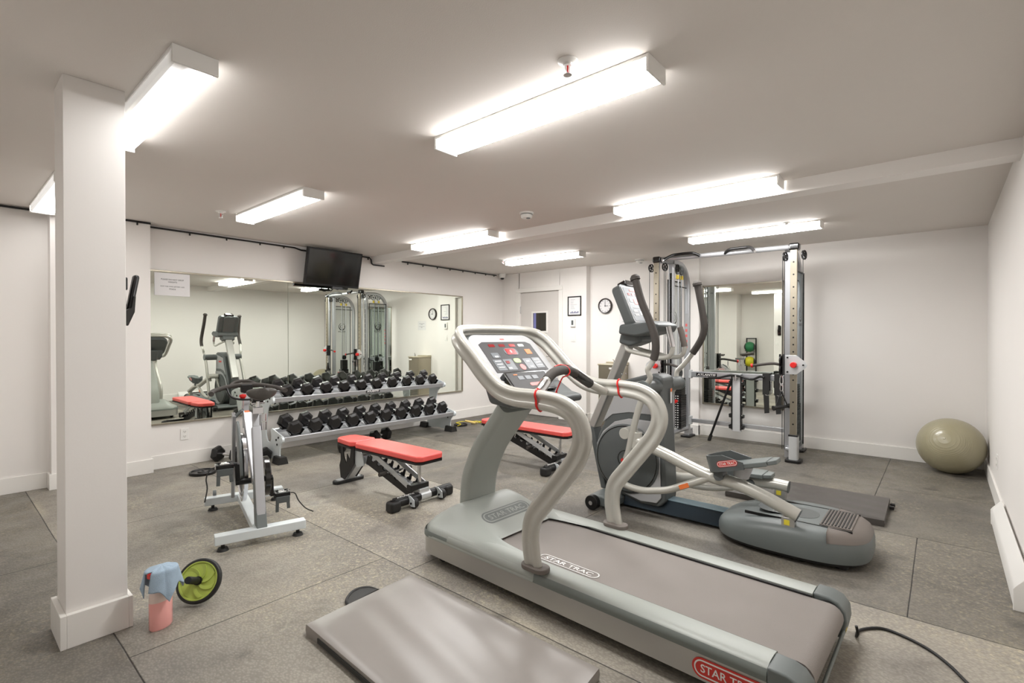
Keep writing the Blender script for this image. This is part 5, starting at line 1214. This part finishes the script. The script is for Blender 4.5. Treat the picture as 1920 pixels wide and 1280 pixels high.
        obj('pedal_strap', MB().tube([(x + s * 0.055, cy - 0.02, cz), (x + s * 0.085, cy - 0.03, cz - 0.01), (x + s * 0.105, cy - 0.045, cz - 0.06), (x + s * (0.10 if s < 0 else 0.15), cy - 0.06, cz - 0.12), (x + s * (0.115 if s < 0 else 0.20), cy - 0.08, cz - (0.20 if s < 0 else 0.15))], 0.004, 8, sub=4), RUBBER, p)
        obj('strap_buckle', MB().box(x + s * 0.05 - 0.006, x + s * 0.05 + 0.006, cy - 0.03, cy + 0.01, cz - 0.012, cz + 0.016), CHROME, p, bev=0.002)
    return t
build_bike()
# ------------------------------------------------------------------ mats, ball, bottle, towel and other loose things
def slab(name, label, cat, corners, h, m_, seam=True, loops=None):
    cx = sum(c[0] for c in corners) / 4; cy = sum(c[1] for c in corners) / 4
    t = thing(name, label, cat, (cx, cy, 0))
    P = [(x - cx, y - cy) for x, y in corners]
    def f(u, v):
        a = Vector(P[0]).lerp(Vector(P[1]), u); b_ = Vector(P[3]).lerp(Vector(P[2]), u); p = a.lerp(b_, v)
        e = min(u, 1 - u, v, 1 - v)
        puff = 0.004 * sin(pi * u) * sin(pi * v) + 0.0015 * sin(u * 23 + v * 7) * min(1, e * 12)
        return (p.x, p.y, h - 0.006 * max(0, 1 - e / 0.02) ** 2 + puff)
    n, k = 30, 24
    m = MB().grid(f, n, k)
    ring = [i * (k + 1) for i in range(n + 1)] + [n * (k + 1) + j for j in range(1, k + 1)] + [i * (k + 1) + k for i in range(n - 1, -1, -1)] + [j for j in range(k - 1, 0, -1)]
    b0 = len(m.v)
    for i in ring: x, y, z = m.v[i]; m.v.append((x * 1.006, y * 1.006, z * 0.5))
    b1_ = len(m.v)
    for i in ring: x, y, z = m.v[i]; m.v.append((x, y, 0.0))
    L = len(ring)
    for i in range(L):
        j = (i + 1) % L
        m.f.append((ring[i], ring[j], b0 + j, b0 + i)); m.f.append((b0 + i, b0 + j, b1_ + j, b1_ + i))
    m.f.append(tuple(b1_ + i for i in range(L)))
    o = obj('mat_body', m, m_, t, smooth=50)
    return t, (cx, cy)
t, c = slab('exercise_mat', 'large shiny grey exercise mat on the floor in front of the treadmill', 'exercise mat', [(1.07, 2.112), (1.657, 2.137), (1.652, 0.985), (1.03, 0.92)], 0.05, MATV)
obj('side_zip', MB().beam((1.064 - c[0], 2.0 - c[1], 0.02), (1.028 - c[0], 0.97 - c[1], 0.02), 0.006, 0.02), RUBBER, t)
t, c = slab('exercise_mat', 'dark folded exercise mat on the floor behind the elliptical', 'exercise mat', [(4.26, 1.35), (4.90, 1.42), (4.90, 0.31), (4.27, 0.30)], 0.05, MATD)
for x in (4.50, 4.58): obj('mat_buckle', MB().box(x + .2 - c[0], x + 0.23 - c[0], 0.27 - c[1], 0.30 - c[1], 0.008, 0.035), BLACK, t, bev=0.006)
t = thing('carry_strap', 'dark curved rubber piece poking out from under the shiny mat', 'strap', (1.41, 2.19, 0))
obj('rubber_arc', MB().tube([(-0.10, -0.03, 0.010), (-0.085, 0.02, 0.012), (-0.03, 0.065, 0.014), (0.02, 0.072, 0.014), (0.06, 0.045, 0.012), (0.075, -0.01, 0.010)], 0.009, 10, sub=4), RUBBER, t)
obj('rubber_plate', MB().prism([(-0.098, -0.025), (-0.08, 0.02), (-0.03, 0.06), (0.02, 0.068), (0.055, 0.042), (0.072, -0.01)], 0.0, 0.018, 'xy'), RUBBER, t, bev=0.003)

# stability ball squeezed into the corner
t = thing('exercise_ball', 'big pearl olive exercise ball in the right corner of the room', 'exercise ball', (6.43, -0.06, 0))
R_ = 0.262
prof = []
for k in range(61):
    a = -pi / 2 + pi * k / 60
    prof.append((max(0.0, R_ * cos(a)), R_ * sin(a)))
o = obj('ball_skin', MB().lathe(prof, 64, axis_m((0, 0, R_ * 0.985), (-0.75, 0.15, 0.32)), caps=False), BALLM, t, smooth=80)
m = BALLM; nt = m.node_tree; b_ = nt.nodes['Principled BSDF']
tc = nt.nodes.new('ShaderNodeTexCoord'); dp = nt.nodes.new('ShaderNodeVectorMath'); dp.operation = 'DOT_PRODUCT'
ax = Vector((-0.75, 0.15, 0.32)).normalized(); dp.inputs[1].default_value = ax
nt.links.new(tc.outputs['Object'], dp.inputs[0])
mu = nt.nodes.new('ShaderNodeMath'); mu.operation = 'MULTIPLY'; mu.inputs[1].default_value = 330; nt.links.new(dp.outputs['Value'], mu.inputs[0])
sn = nt.nodes.new('ShaderNodeMath'); sn.operation = 'SINE'; nt.links.new(mu.outputs[0], sn.inputs[0])
pw = nt.nodes.new('ShaderNodeMath'); pw.operation = 'POWER'; pw.inputs[1].default_value = 8; ab = nt.nodes.new('ShaderNodeMath'); ab.operation = 'ABSOLUTE'
nt.links.new(sn.outputs[0], ab.inputs[0]); nt.links.new(ab.outputs[0], pw.inputs[0])
bp = nt.nodes.new('ShaderNodeBump'); bp.inputs['Strength'].default_value = 0.5; bp.inputs['Distance'].default_value = 0.002
nt.links.new(pw.outputs[0], bp.inputs['Height']); nt.links.new(bp.outputs[0], b_.inputs['Normal'])
obj('plug', MB().lathe([(0.0, 0.004), (0.008, 0.004), (0.010, 0.0)], 16, axis_m(Vector((0, 0, R_ * 0.985)) + ax * (R_ - 0.001), ax), caps=False), BALLM, t)

# spray bottle with a towel over its head
t = thing('spray_bottle', 'clear spray bottle half full of pink cleaner beside the pillar foot', 'spray bottle', (0.672, 2.665, 0), radians(20))
def ell(w, d, z): return [((w / 2) * cos(2 * pi * k / 28), (d / 2) * sin(2 * pi * k / 28), z) for k in range(28)]
def loft(rings, caps=True):
    m = MB(); n = len(rings[0])
    for r in rings: m.v += r
    for i in range(len(rings) - 1): m.f += [(i * n + k, i * n + (k + 1) % n, (i + 1) * n + (k + 1) % n, (i + 1) * n + k) for k in range(n)]
    if caps: m.f += [tuple(reversed(range(n))), tuple(range((len(rings) - 1) * n, len(rings) * n))]
    return m
obj('liquid', loft([ell(0.088, 0.058, 0.0), ell(0.098, 0.066, 0.008), ell(0.098, 0.066, 0.125)]), PINK, t, smooth=50)
obj('bottle_body', loft([ell(0.0985, 0.0665, 0.125), ell(0.098, 0.066, 0.14), ell(0.094, 0.062, 0.165), ell(0.06, 0.05, 0.19), ell(0.032, 0.032, 0.20), ell(0.03, 0.03, 0.215)]), CLEARP, t, smooth=50)
sp_ = obj('spray_head', MB().box(-0.055, 0.03, -0.013, 0.013, 0.235, 0.262).cyl((0, 0, 0.21), (0, 0, 0.24), 0.018, 18), RED, t, bev=0.006)
obj('trigger', MB().beam((-0.030, 0, 0.238), (-0.045, 0, 0.19), 0.012, 0.010, (1, 0, 0)), RED, sp_, bev=0.003)
def towel(u, v):
    # square cloth draped over the spray head: radial hang with folds
    a = u * 2 * pi; r = v
    dirx, diry = cos(a), sin(a)
    sq = 1 / max(abs(cos(a + 0.6)), abs(sin(a + 0.6)))          # square outline
    L = 0.135 * sq * r
    top = 0.045 * (1 + 0.35 * abs(dirx))
    fold = 0.35 * sin(a * 3 + 0.7) + 0.18 * sin(a * 5 + 1.0)
    if L < top: x, y, z = dirx * L, diry * L, 0.272 - 0.012 * (L / top) ** 2
    else:
        d = L - top; k = min(1, d / 0.10)
        rr = top + 0.016 * k + 0.022 * fold * k
        x, y, z = dirx * rr, diry * rr, 0.260 - d * 0.93
    z += 0.003 * sin(9 * a) * r
    return (x, y, z)
m = MB().grid(lambda u, v: towel(u, v), 72, 26)
# open the front so that the trigger shows
m.f = [f for i, f in enumerate(m.f) if not (0.515 < ((i // 26) + 0.5) / 72 < 0.60 and (i % 26) > 8)]
o = obj('cleaning_towel', m, TOWEL, None, smooth=80); o.location = (0.676, 2.668, 0.0); o.rotation_euler = (0, 0, radians(0))
md = o.modifiers.new('thick', 'SOLIDIFY'); md.thickness = 0.004; md.offset = 1
tag(o, 'light blue towel draped over the head of the spray bottle', 'towel')

# ab wheel leaning on its handle
def ab_wheel():
    C = Vector((0.86, 2.775, 0.102)); ax = Vector((-0.62, -0.64, 0.46)).normalized()
    t = thing('ab_wheel', 'lime green exercise wheel with black tyre and grips tipped over beside the bottle', 'exercise wheel', (C.x, C.y, 0))
    M = axis_m((0, 0, C.z), ax)
    obj('tyre', MB().lathe([(0.088, -0.014), (0.098, -0.014), (0.103, -0.008), (0.103, 0.008), (0.098, 0.014), (0.088, 0.014)], 56, M, caps=False).lathe([(0.088, 0.014), (0.088, -0.014)], 56, M, caps=False), RUBBER, t)
    d = obj('wheel_disc', MB().lathe([(0.0, -0.010), (0.080, -0.010), (0.0885, -0.015), (0.0885, 0.015), (0.084, 0.015), (0.080, 0.009), (0.0, 0.009)], 56, M, caps=False), GREENP, t, smooth=30)
    m = MB()
    for s_, zz in ((1, 0.009),):
        for k in range(7):
            vs = []; n = 8
            for j in range(n + 1):
                q = j / n; r = 0.016 + 0.062 * q; a = 2 * pi * k / 7 + 0.9 * q
                for e, hgt in ((-0.03, 0.0), (0.0, 0.006), (0.45 * (1 - q * 0.3), 0.0005)):
                    vs.append((r * cos(a + e), r * sin(a + e), zz + hgt))
            fs = [(j * 3 + i, j * 3 + i + 1, j * 3 + 4 + i, j * 3 + 3 + i) for j in range(n) for i in range(2)]
            m.add([M @ Vector(v) for v in vs], fs)
    obj('wheel_vanes', m, GREENP, d, smooth=20)
    for s in (-1, 1):
        h = obj('hand_grip', MB().cyl(M @ Vector((0, 0, s * 0.012)), M @ Vector((0, 0, s * 0.022)), 0.02, 20), BLACK, t)
        m = MB()
        m.tube([M @ Vector((0, 0, s * (0.02 + 0.095 * k / 20))) for k in range(21)], 0.0155, 14, scales=[1 + 0.10 * (k % 2) for k in range(21)])
        obj('grip_ribs', m, RUBBER, h, smooth=60)
ab_wheel()

# weight plates and the skipping rope
def plate(name, label, loc, r):
    t = thing(name, label, 'weight plate', loc)
    obj('plate', MB().lathe([(0.016, 0.0), (r * .97, 0.0), (r, 0.006), (r, 0.022), (r * .96, 0.028), (r * .86, 0.028), (r * .82, 0.018), (r * .42, 0.018), (r * .38, 0.027), (r * .18, 0.027), (0.016, 0.024)], 44, caps=False).lathe([(0.016, 0.024), (0.016, 0.0)], 44, caps=False), BLACK, t, smooth=35)
    return t
plate('weight_plate', 'black weight plate lying flat on the floor left of the spin bike', (1.70, 5.37, 0), 0.115)
plate('weight_plate', 'small black weight plate on the floor under the yellow skipping rope', (5.13, 5.42, 0), 0.10)
t = thing('skipping_rope', 'yellow skipping rope with pale handles bundled over the small plate', 'skipping rope', (5.20, 5.36, 0))
obj('rope', MB().tube([(-0.17, 0.02, 0.012), (-0.15, -0.03, 0.04), (-0.16, 0.05, 0.05), (-0.10, 0.10, 0.045), (0.0, 0.08, 0.05), (0.05, 0.03, 0.04), (0.10, 0.0, 0.04), (0.16, -0.06, 0.05), (0.22, -0.08, 0.02), (0.25, -0.02, 0.012), (0.22, 0.06, 0.012), (0.16, 0.06, 0.02), (0.12, 0.0, 0.03), (0.18, 0.08, 0.01), (0.30, 0.12, 0.008), (0.36, 0.04, 0.008)], 0.006, 8, sub=5), YROPE, t)
obj('rope_handle', MB().cyl((0.02, 0.06, 0.06), (0.12, -0.06, 0.025), 0.014, 12), WOODR, t)
obj('rope_handle', MB().cyl((0.06, 0.05, 0.05), (0.19, -0.03, 0.02), 0.014, 12), WOODR, t)

# rack of medicine balls behind the pillar, seen in the far mirror
t = thing('medicine_ball_rack', 'narrow black upright ball rack behind the pillar', 'rack', (0.0, 3.68, 0))
m = MB()
for y in (-0.11, 0.11): m.box(-0.13, -0.10, y - 0.013, y + 0.013, 0.0, 1.30)
for z in (0.05, 1.285): m.box(-0.13, -0.10, -0.11, 0.11, z - 0.013, z + 0.013)
m.box(-0.13, 0.14, -0.13, -0.10, 0.0, 0.03).box(-0.13, 0.14, 0.10, 0.13, 0.0, 0.03)
obj('upright_frame', m, BLACK, t)
for z in (0.22, 0.58, 0.95):
    obj('ball_arm', MB().cyl((-0.11, -0.075, z), (0.16, -0.075, z + 0.03), 0.009, 10).cyl((-0.11, 0.075, z), (0.16, 0.075, z + 0.03), 0.009, 10), BLACK, t)
for z, mm, nm in ((0.345, MEDD, 'slate grey medicine ball on the lowest arms of the black rack'), (0.705, MEDY, 'yellow medicine ball on the middle arms of the black rack'), (1.075, MEDG, 'green medicine ball on the top arms of the black rack')):
    o = thing('medicine_ball', nm, 'medicine ball', (0.03, 3.68, z), 0, 'medicine balls on the rack')
    obj('ball_shell', MB().lathe([(0.128 * cos(-pi / 2 + pi * k / 24), 0.128 * sin(-pi / 2 + pi * k / 24)) for k in range(25)], 32, axis_m((0, 0, 0), (0.2, 1, 0)), caps=False), mm, o, smooth=80)
    for s in (-1, 1):
        obj('end_patch', MB().lathe([(0.131 * cos(pi / 2 * k / 10), s * 0.131 * sin(pi / 2 * k / 10)) for k in range(5, 11)], 32, axis_m((0, 0, 0), (0.2, 1, 0)), caps=False), BLACK, o, smooth=80)

# ------------------------------------------------------------------ things on the walls and ceiling
t = thing('television', 'black flat television tilted down high on the left wall', 'television', (3.26, 5.70, 2.155), 0)
TM = Matrix.Rotation(radians(13), 4, 'X') @ Matrix.Rotation(radians(0), 4, 'Z')
obj('tv_body', MB().box(-0.365, 0.365, -0.01, 0.03, -0.225, 0.225), BLACK, t, bev=0.006, M=TM)
obj('screen', MB().box(-0.345, 0.345, -0.0115, -0.0095, -0.200, 0.205), mat('tv_screen', (16, 14, 12), 0.08, spec=0.8, coat=0.6), t, M=TM)
obj('wall_bracket', MB().box(-0.12, 0.12, 0.04, 0.19, -0.10, 0.12), BLACK, t)
obj('dangling_cables', MB().tube([(0.0, 0.05, -0.20), (0.03, 0.02, -0.245), (0.07, 0.03, -0.25), (0.10, 0.05, -0.22), (0.14, 0.03, -0.245), (0.17, 0.05, -0.21)], 0.007, 8, sub=4).box(-0.02, 0.12, 0.01, 0.05, -0.250, -0.222), CABLE, t)

def cable(name, label, pts, clips):
    t = thing(name, label, 'cable', pts[0])
    o0 = Vector(pts[0])
    obj('cable_run', MB().tube([Vector(p) - o0 for p in pts], 0.009, 10), CABLE, t)
    for p in clips: obj('cable_clip', MB().obox(Vector(p) - o0 + Vector((0, 0, -0.014)), (0.012, 0.012, 0.026)), CABLE, t)
cable('ceiling_cable', 'black cable clipped along the top of the mirror wall up to the ceiling beam',
      [(0.19, YL - 0.002, 2.388), (0.62, YL - 0.002, 2.388), (0.655, 5.765, 2.395), (1.385, 5.765, 2.395), (1.40, YL - 0.002, 2.385), (2.85, YL - 0.002, 2.378), (2.93, YL - 0.002, 2.36), (3.60, YL - 0.002, 2.36), (3.62, YL - 0.002, 2.385), (3.88, YL - 0.002, 2.385), (3.905, YL - 0.002, 2.36), (3.915, YL - 0.002, 2.31), (3.94, YL - 0.002, 2.295), (4.12, YL - 0.002, 2.295)],
      [(0.66, 5.76, 2.385), (1.28, 5.76, 2.39)] + [(x, YL - 0.004, 2.38) for x in (1.75, 2.10, 2.45, 2.72)] + [(3.86, YL - 0.004, 2.38)])
cable('ceiling_cable', 'black cable clipped along the wall top between the beam and the dome camera',
      [(4.42, YL - 0.002, 2.392), (4.9, YL - 0.002, 2.389), (5.6, YL - 0.002, 2.386), (6.42, YL - 0.002, 2.383)], [(x, YL - 0.004, 2.385) for x in (4.52, 4.80, 5.08, 5.34, 5.62, 5.90, 6.15, 6.36)])
t = thing('security_camera', 'white dome camera in the far corner where ceiling meets wall', 'camera', (6.46, 5.78, H))
obj('dome_base', MB().lathe([(0.06, 0.0), (0.062, -0.03), (0.055, -0.055), (0.046, -0.07), (0.0, -0.07)], 28, caps=False), WHITEP, t)
obj('dome_lens', MB().lathe([(0.036, -0.066), (0.030, -0.088), (0.016, -0.100), (0.0, -0.103)], 24, caps=False), GLOSSB, t)
def detector(x, y, r, label):
    t = thing('smoke_detector', label, 'smoke detector', (x, y, H))
    obj('detector_base', MB().lathe([(r, 0.0), (r, -0.008), (r * .85, -0.014)], 32, caps=True), WHITEP, t)
    b_ = obj('detector_body', MB().lathe([(r * .84, -0.010), (r * .80, -0.040), (r * .68, -0.050), (0.0, -0.052)], 32, caps=False), WHITEP, t)
    obj('detector_vent', MB().lathe([(r * .86, -0.016), (r * .86, -0.021), (r * .80, -0.021)], 32, caps=False), DGREY, b_)
    obj('detector_button', MB().cyl((0.0, -r * .3, -0.055), (0.0, -r * .3, -0.050), r * .3, 18), KEYG, b_)
detector(3.44, 2.79, 0.062, 'white smoke detector on the ceiling near the middle of the beam')
detector(6.52, 3.24, 0.065, 'white smoke detector on the ceiling near the wall clock')
def sprinkler(x, y, label):
    t = thing('sprinkler_head', label, 'sprinkler', (x, y, H))
    obj('escutcheon', MB().lathe([(0.040, 0.0), (0.040, -0.004), (0.034, -0.008), (0.020, -0.012), (0.016, -0.020), (0.0, -0.020)], 28, caps=False), WHITEP, t)
    m = MB()
    for s in (-1, 1): m.tube([(s * 0.011, 0, -0.018), (s * 0.014, 0, -0.034), (s * 0.006, 0, -0.050)], 0.0025, 8)
    obj('frame_arms', m, CHROME, t)
    obj('glass_bulb', MB().cyl((0, 0, -0.020), (0, 0, -0.046), 0.0035, 10), RED, t)
    obj('deflector', MB().lathe([(0.0, -0.050), (0.006, -0.050), (0.017, -0.056), (0.017, -0.058), (0.0, -0.058)], 16, caps=False), CHROME, t)
sprinkler(1.665, 1.14, 'ceiling sprinkler head beside the ceiling light nearest the camera')
sprinkler(1.66, 4.78, 'ceiling sprinkler head beside the light above the spin bike')
sprinkler(5.30, 4.73, 'ceiling sprinkler head at the end of the light before the door')
sprinkler(5.375, 1.14, 'ceiling sprinkler head over the light above the cable machine')

def paper_sign(label, M, w, h, tape=True):
    t = thing('paper_sign', label, 'sign'); t.matrix_world = M
    obj('sheet', MB().box(-w / 2, w / 2, -h / 2, h / 2, 0, 0.0012), PAPER, t, smooth=0)
    k = w / 0.28
    m = MB()
    for txt, y, ww in (('PLEASE DO NOT DROP', 0.045, 0.18), ('WEIGHTS', 0.022, 0.072), ('SVP NE PAS JETER LES', -0.020, 0.19), ('POIDS', -0.042, 0.05)):
        q = fit_text(txt, ww * k, 0.013 * k, bold=0.01); q.v = [(x, yy + y * k, z * .1 + 0.0014) for x, yy, z in q.v]; m.add(q.v, q.f)
    obj('lettering', m, INK, t, smooth=0)
def face_y(x, y, z): return frame_m((x, y, z), (1, 0, 0), (0, 0, 1))      # faces -y
def face_x(x, y, z): return frame_m((x, y, z), (0, -1, 0), (0, 0, 1))     # faces -x
paper_sign('white paper notice taped to the upper left of the long mirror', face_y(1.595, YL - 0.006, 1.835), 0.305, 0.225)
CW = XB - 0.035
paper_sign('faint white paper notice on the wall below the round clock', face_x(CW - 0.002, 3.52, 1.555), 0.26, 0.19)

t = thing('wall_clock', 'round black rimmed wall clock right of the framed certificate', 'clock'); t.matrix_world = face_x(CW, 3.885, 1.785) @ Matrix.Scale(0.84, 4)
obj('clock_rim', MB().lathe([(0.0, 0.0), (0.138, 0.0), (0.142, 0.02), (0.134, 0.045), (0.120, 0.042), (0.118, 0.02)], 48, caps=False), mat('brown_black_rim', (44, 32, 28), 0.3), t)
obj('clock_face', MB().lathe([(0.0, 0.022), (0.120, 0.022), (0.120, 0.018)], 48, caps=False), PAPER, t)
m = MB()
for k in range(12):
    a = 2 * pi * k / 12; m.obox((0.098 * sin(a), 0.098 * cos(a), 0.0235), (0.008, 0.018, 0.001), Matrix.Rotation(-a, 3, 'Z'))
obj('hour_marks', m, INK, t, smooth=0)
obj('clock_hands', MB().box(-0.004, 0.004, -0.015, 0.085, 0.024, 0.026).box(-0.012, 0.062, -0.004, 0.004, 0.0265, 0.028).cyl((0, 0, 0.023), (0, 0, 0.030), 0.009, 14), INK, t)

t = thing('framed_certificate', 'black framed certificate on the wall between door and clock', 'picture frame'); t.matrix_world = face_x(XD, 4.375, 1.80) @ Matrix.Scale(0.92, 4)
obj('frame', MB().box(-0.135, 0.135, -0.165, -0.148, 0, 0.018).box(-0.135, 0.135, 0.148, 0.165, 0, 0.018).box(-0.135, -0.118, -0.165, 0.165, 0, 0.018).box(0.118, 0.135, -0.165, 0.165, 0, 0.018), BLACK, t, bev=0.003)
s_ = obj('paper_sheet', MB().box(-0.12, 0.12, -0.15, 0.15, 0.002, 0.006), PAPER, t)
m = MB()
for k in range(8): m.box(-0.08, -0.08 + random.uniform(0.05, 0.15), 0.108 - k * 0.022, 0.111 - k * 0.022, 0.006, 0.0068)
obj('text_lines', m, KEYG, s_, smooth=0)
m = MB()
for k in range(9): m.box(-0.085 + k * 0.019, -0.073 + k * 0.019, -0.125, -0.105 + 0.008 * (k % 3), 0.006, 0.0068)
obj('blue_print', m, INKB, s_, smooth=0)
t = thing('thermostat', 'small white thermostat below the framed certificate', 'thermostat'); t.matrix_world = face_x(XD, 4.40, 1.537)
obj('thermostat_body', MB().box(-0.042, 0.042, -0.062, 0.062, 0, 0.028), WHITEP, t, bev=0.004)
obj('lcd_window', MB().box(-0.018, 0.018, -0.035, 0.038, 0.028, 0.029), DGREY, t)
def plate_thing(name, label, cat, M, kind):
    t = thing(name, label, cat); t.matrix_world = M
    p = obj('cover_plate', MB().box(-0.036, 0.036, -0.058, 0.058, 0, 0.006), WHITEP, t, bev=0.002)
    if kind == 'switch': obj('rocker', MB().box(-0.017, 0.017, -0.034, 0.034, 0.006, 0.011), TRIM, p, bev=0.002)
    else:
        for y in (-0.024, 0.024):
            obj('socket', MB().prism(rrect(0.034, 0.030, 0.008), 0.006, 0.008, 'xy', (0, y, 0)), TRIM, p)
            obj('socket_slots', MB().box(-0.009, -0.006, y - 0.004, y + 0.008, 0.008, 0.0085).box(0.006, 0.009, y - 0.004, y + 0.008, 0.008, 0.0085).cyl((0, y - 0.009, 0.008), (0, y - 0.009, 0.0085), 0.003, 10), INK, p, smooth=0)
plate_thing('light_switch', 'white light switch below the thermostat', 'light switch', face_x(XD, 4.40, 1.30), 'switch')
plate_thing('wall_outlet', 'white wall outlet below the left end of the long mirror', 'outlet', face_y(1.70, YL + 0.014, 0.315), 'outlet')
plate_thing('wall_outlet', 'white wall outlet low on the right wall near the exercise ball', 'outlet', frame_m((5.45, YR, 0.33), (-1, 0, 0), (0, 0, 1)), 'outlet')
plate_thing('light_switch', 'white switch on the far side of the pillar below the handset', 'light switch', frame_m((0.577, 2.93, 1.20), (0, 1, 0), (0, 0, 1)), 'switch')

# handset on the pillar
t = thing('wall_phone', 'black handset in a cradle on the far side of the white pillar', 'telephone', (0.577, 2.88, 1.46))
obj('cradle', MB().prism([(0.0, -0.10), (0.02, -0.105), (0.045, -0.04), (0.050, 0.035), (0.040, 0.035), (0.032, -0.02), (0.014, -0.03), (0.010, 0.09), (0.0, 0.10)], -0.035, 0.035, 'xz'), GLOSSB, t, bev=0.004)
obj('handset', MB().beam((0.026, 0, -0.055), (0.058, 0, 0.135), 0.046, 0.024), BLACK, t, bev=0.014, seg=3)
obj('spare_clip', MB().box(0.0, 0.02, -0.03, 0.03, 0.06, 0.12), BLACK, t, bev=0.006)

# drinking fountain
t = thing('drinking_fountain', 'brushed steel drinking fountain standing against the clock wall', 'drinking fountain', (CW, 3.66, 0))
obj('cabinet', MB().box(-0.33, -0.002, -0.155, 0.155, 0.03, 0.90), STEEL, t, bev=0.006)
obj('basin_top', MB().box(-0.345, -0.002, -0.165, 0.165, 0.90, 0.925), BEIGEM, t, bev=0.008)
obj('back_ledge', MB().box(-0.10, -0.002, -0.165, 0.165, 0.925, 0.945), BEIGEM, t, bev=0.006)
bt = obj('push_plate', MB().box(-0.350, -0.344, -0.12, -0.03, 0.85, 0.875), WHITEP, t, bev=0.002)
obj('spout', MB().cyl((-0.24, -0.06, 0.925), (-0.24, -0.06, 0.965), 0.016, 14).cyl((-0.24, -0.06, 0.965), (-0.265, -0.045, 0.990), 0.008, 12), CHROME, t)
obj('front_seam', MB().box(-0.3315, -0.3295, -0.155, 0.155, 0.36, 0.364), BLACK, t)
m = MB()
for k in range(9): m.box(-0.3318, -0.3298, -0.12, 0.12, 0.10 + k * 0.022, 0.108 + k * 0.022)
obj('louvres', m, DGREY, t)

# baseboard heater on the right wall
t = thing('baseboard_heater', 'long white baseboard heater low on the right wall', 'heater', (4.1, YR, 0))
obj('heater_cover', MB().prism([(0.016, 0.0), (0.066, 0.0), (0.068, 0.10), (0.060, 0.115), (0.016, 0.175)], -0.72, 0.72, 'yz'), WHITEP, t, bev=0.004)
for s in (-1, 1): obj('end_cap', MB().prism([(0.014, 0.0), (0.070, 0.0), (0.072, 0.102), (0.062, 0.119), (0.014, 0.180)], *sorted((s * 0.72, s * 0.735)), 'yz'), WHITEP, t, bev=0.003)
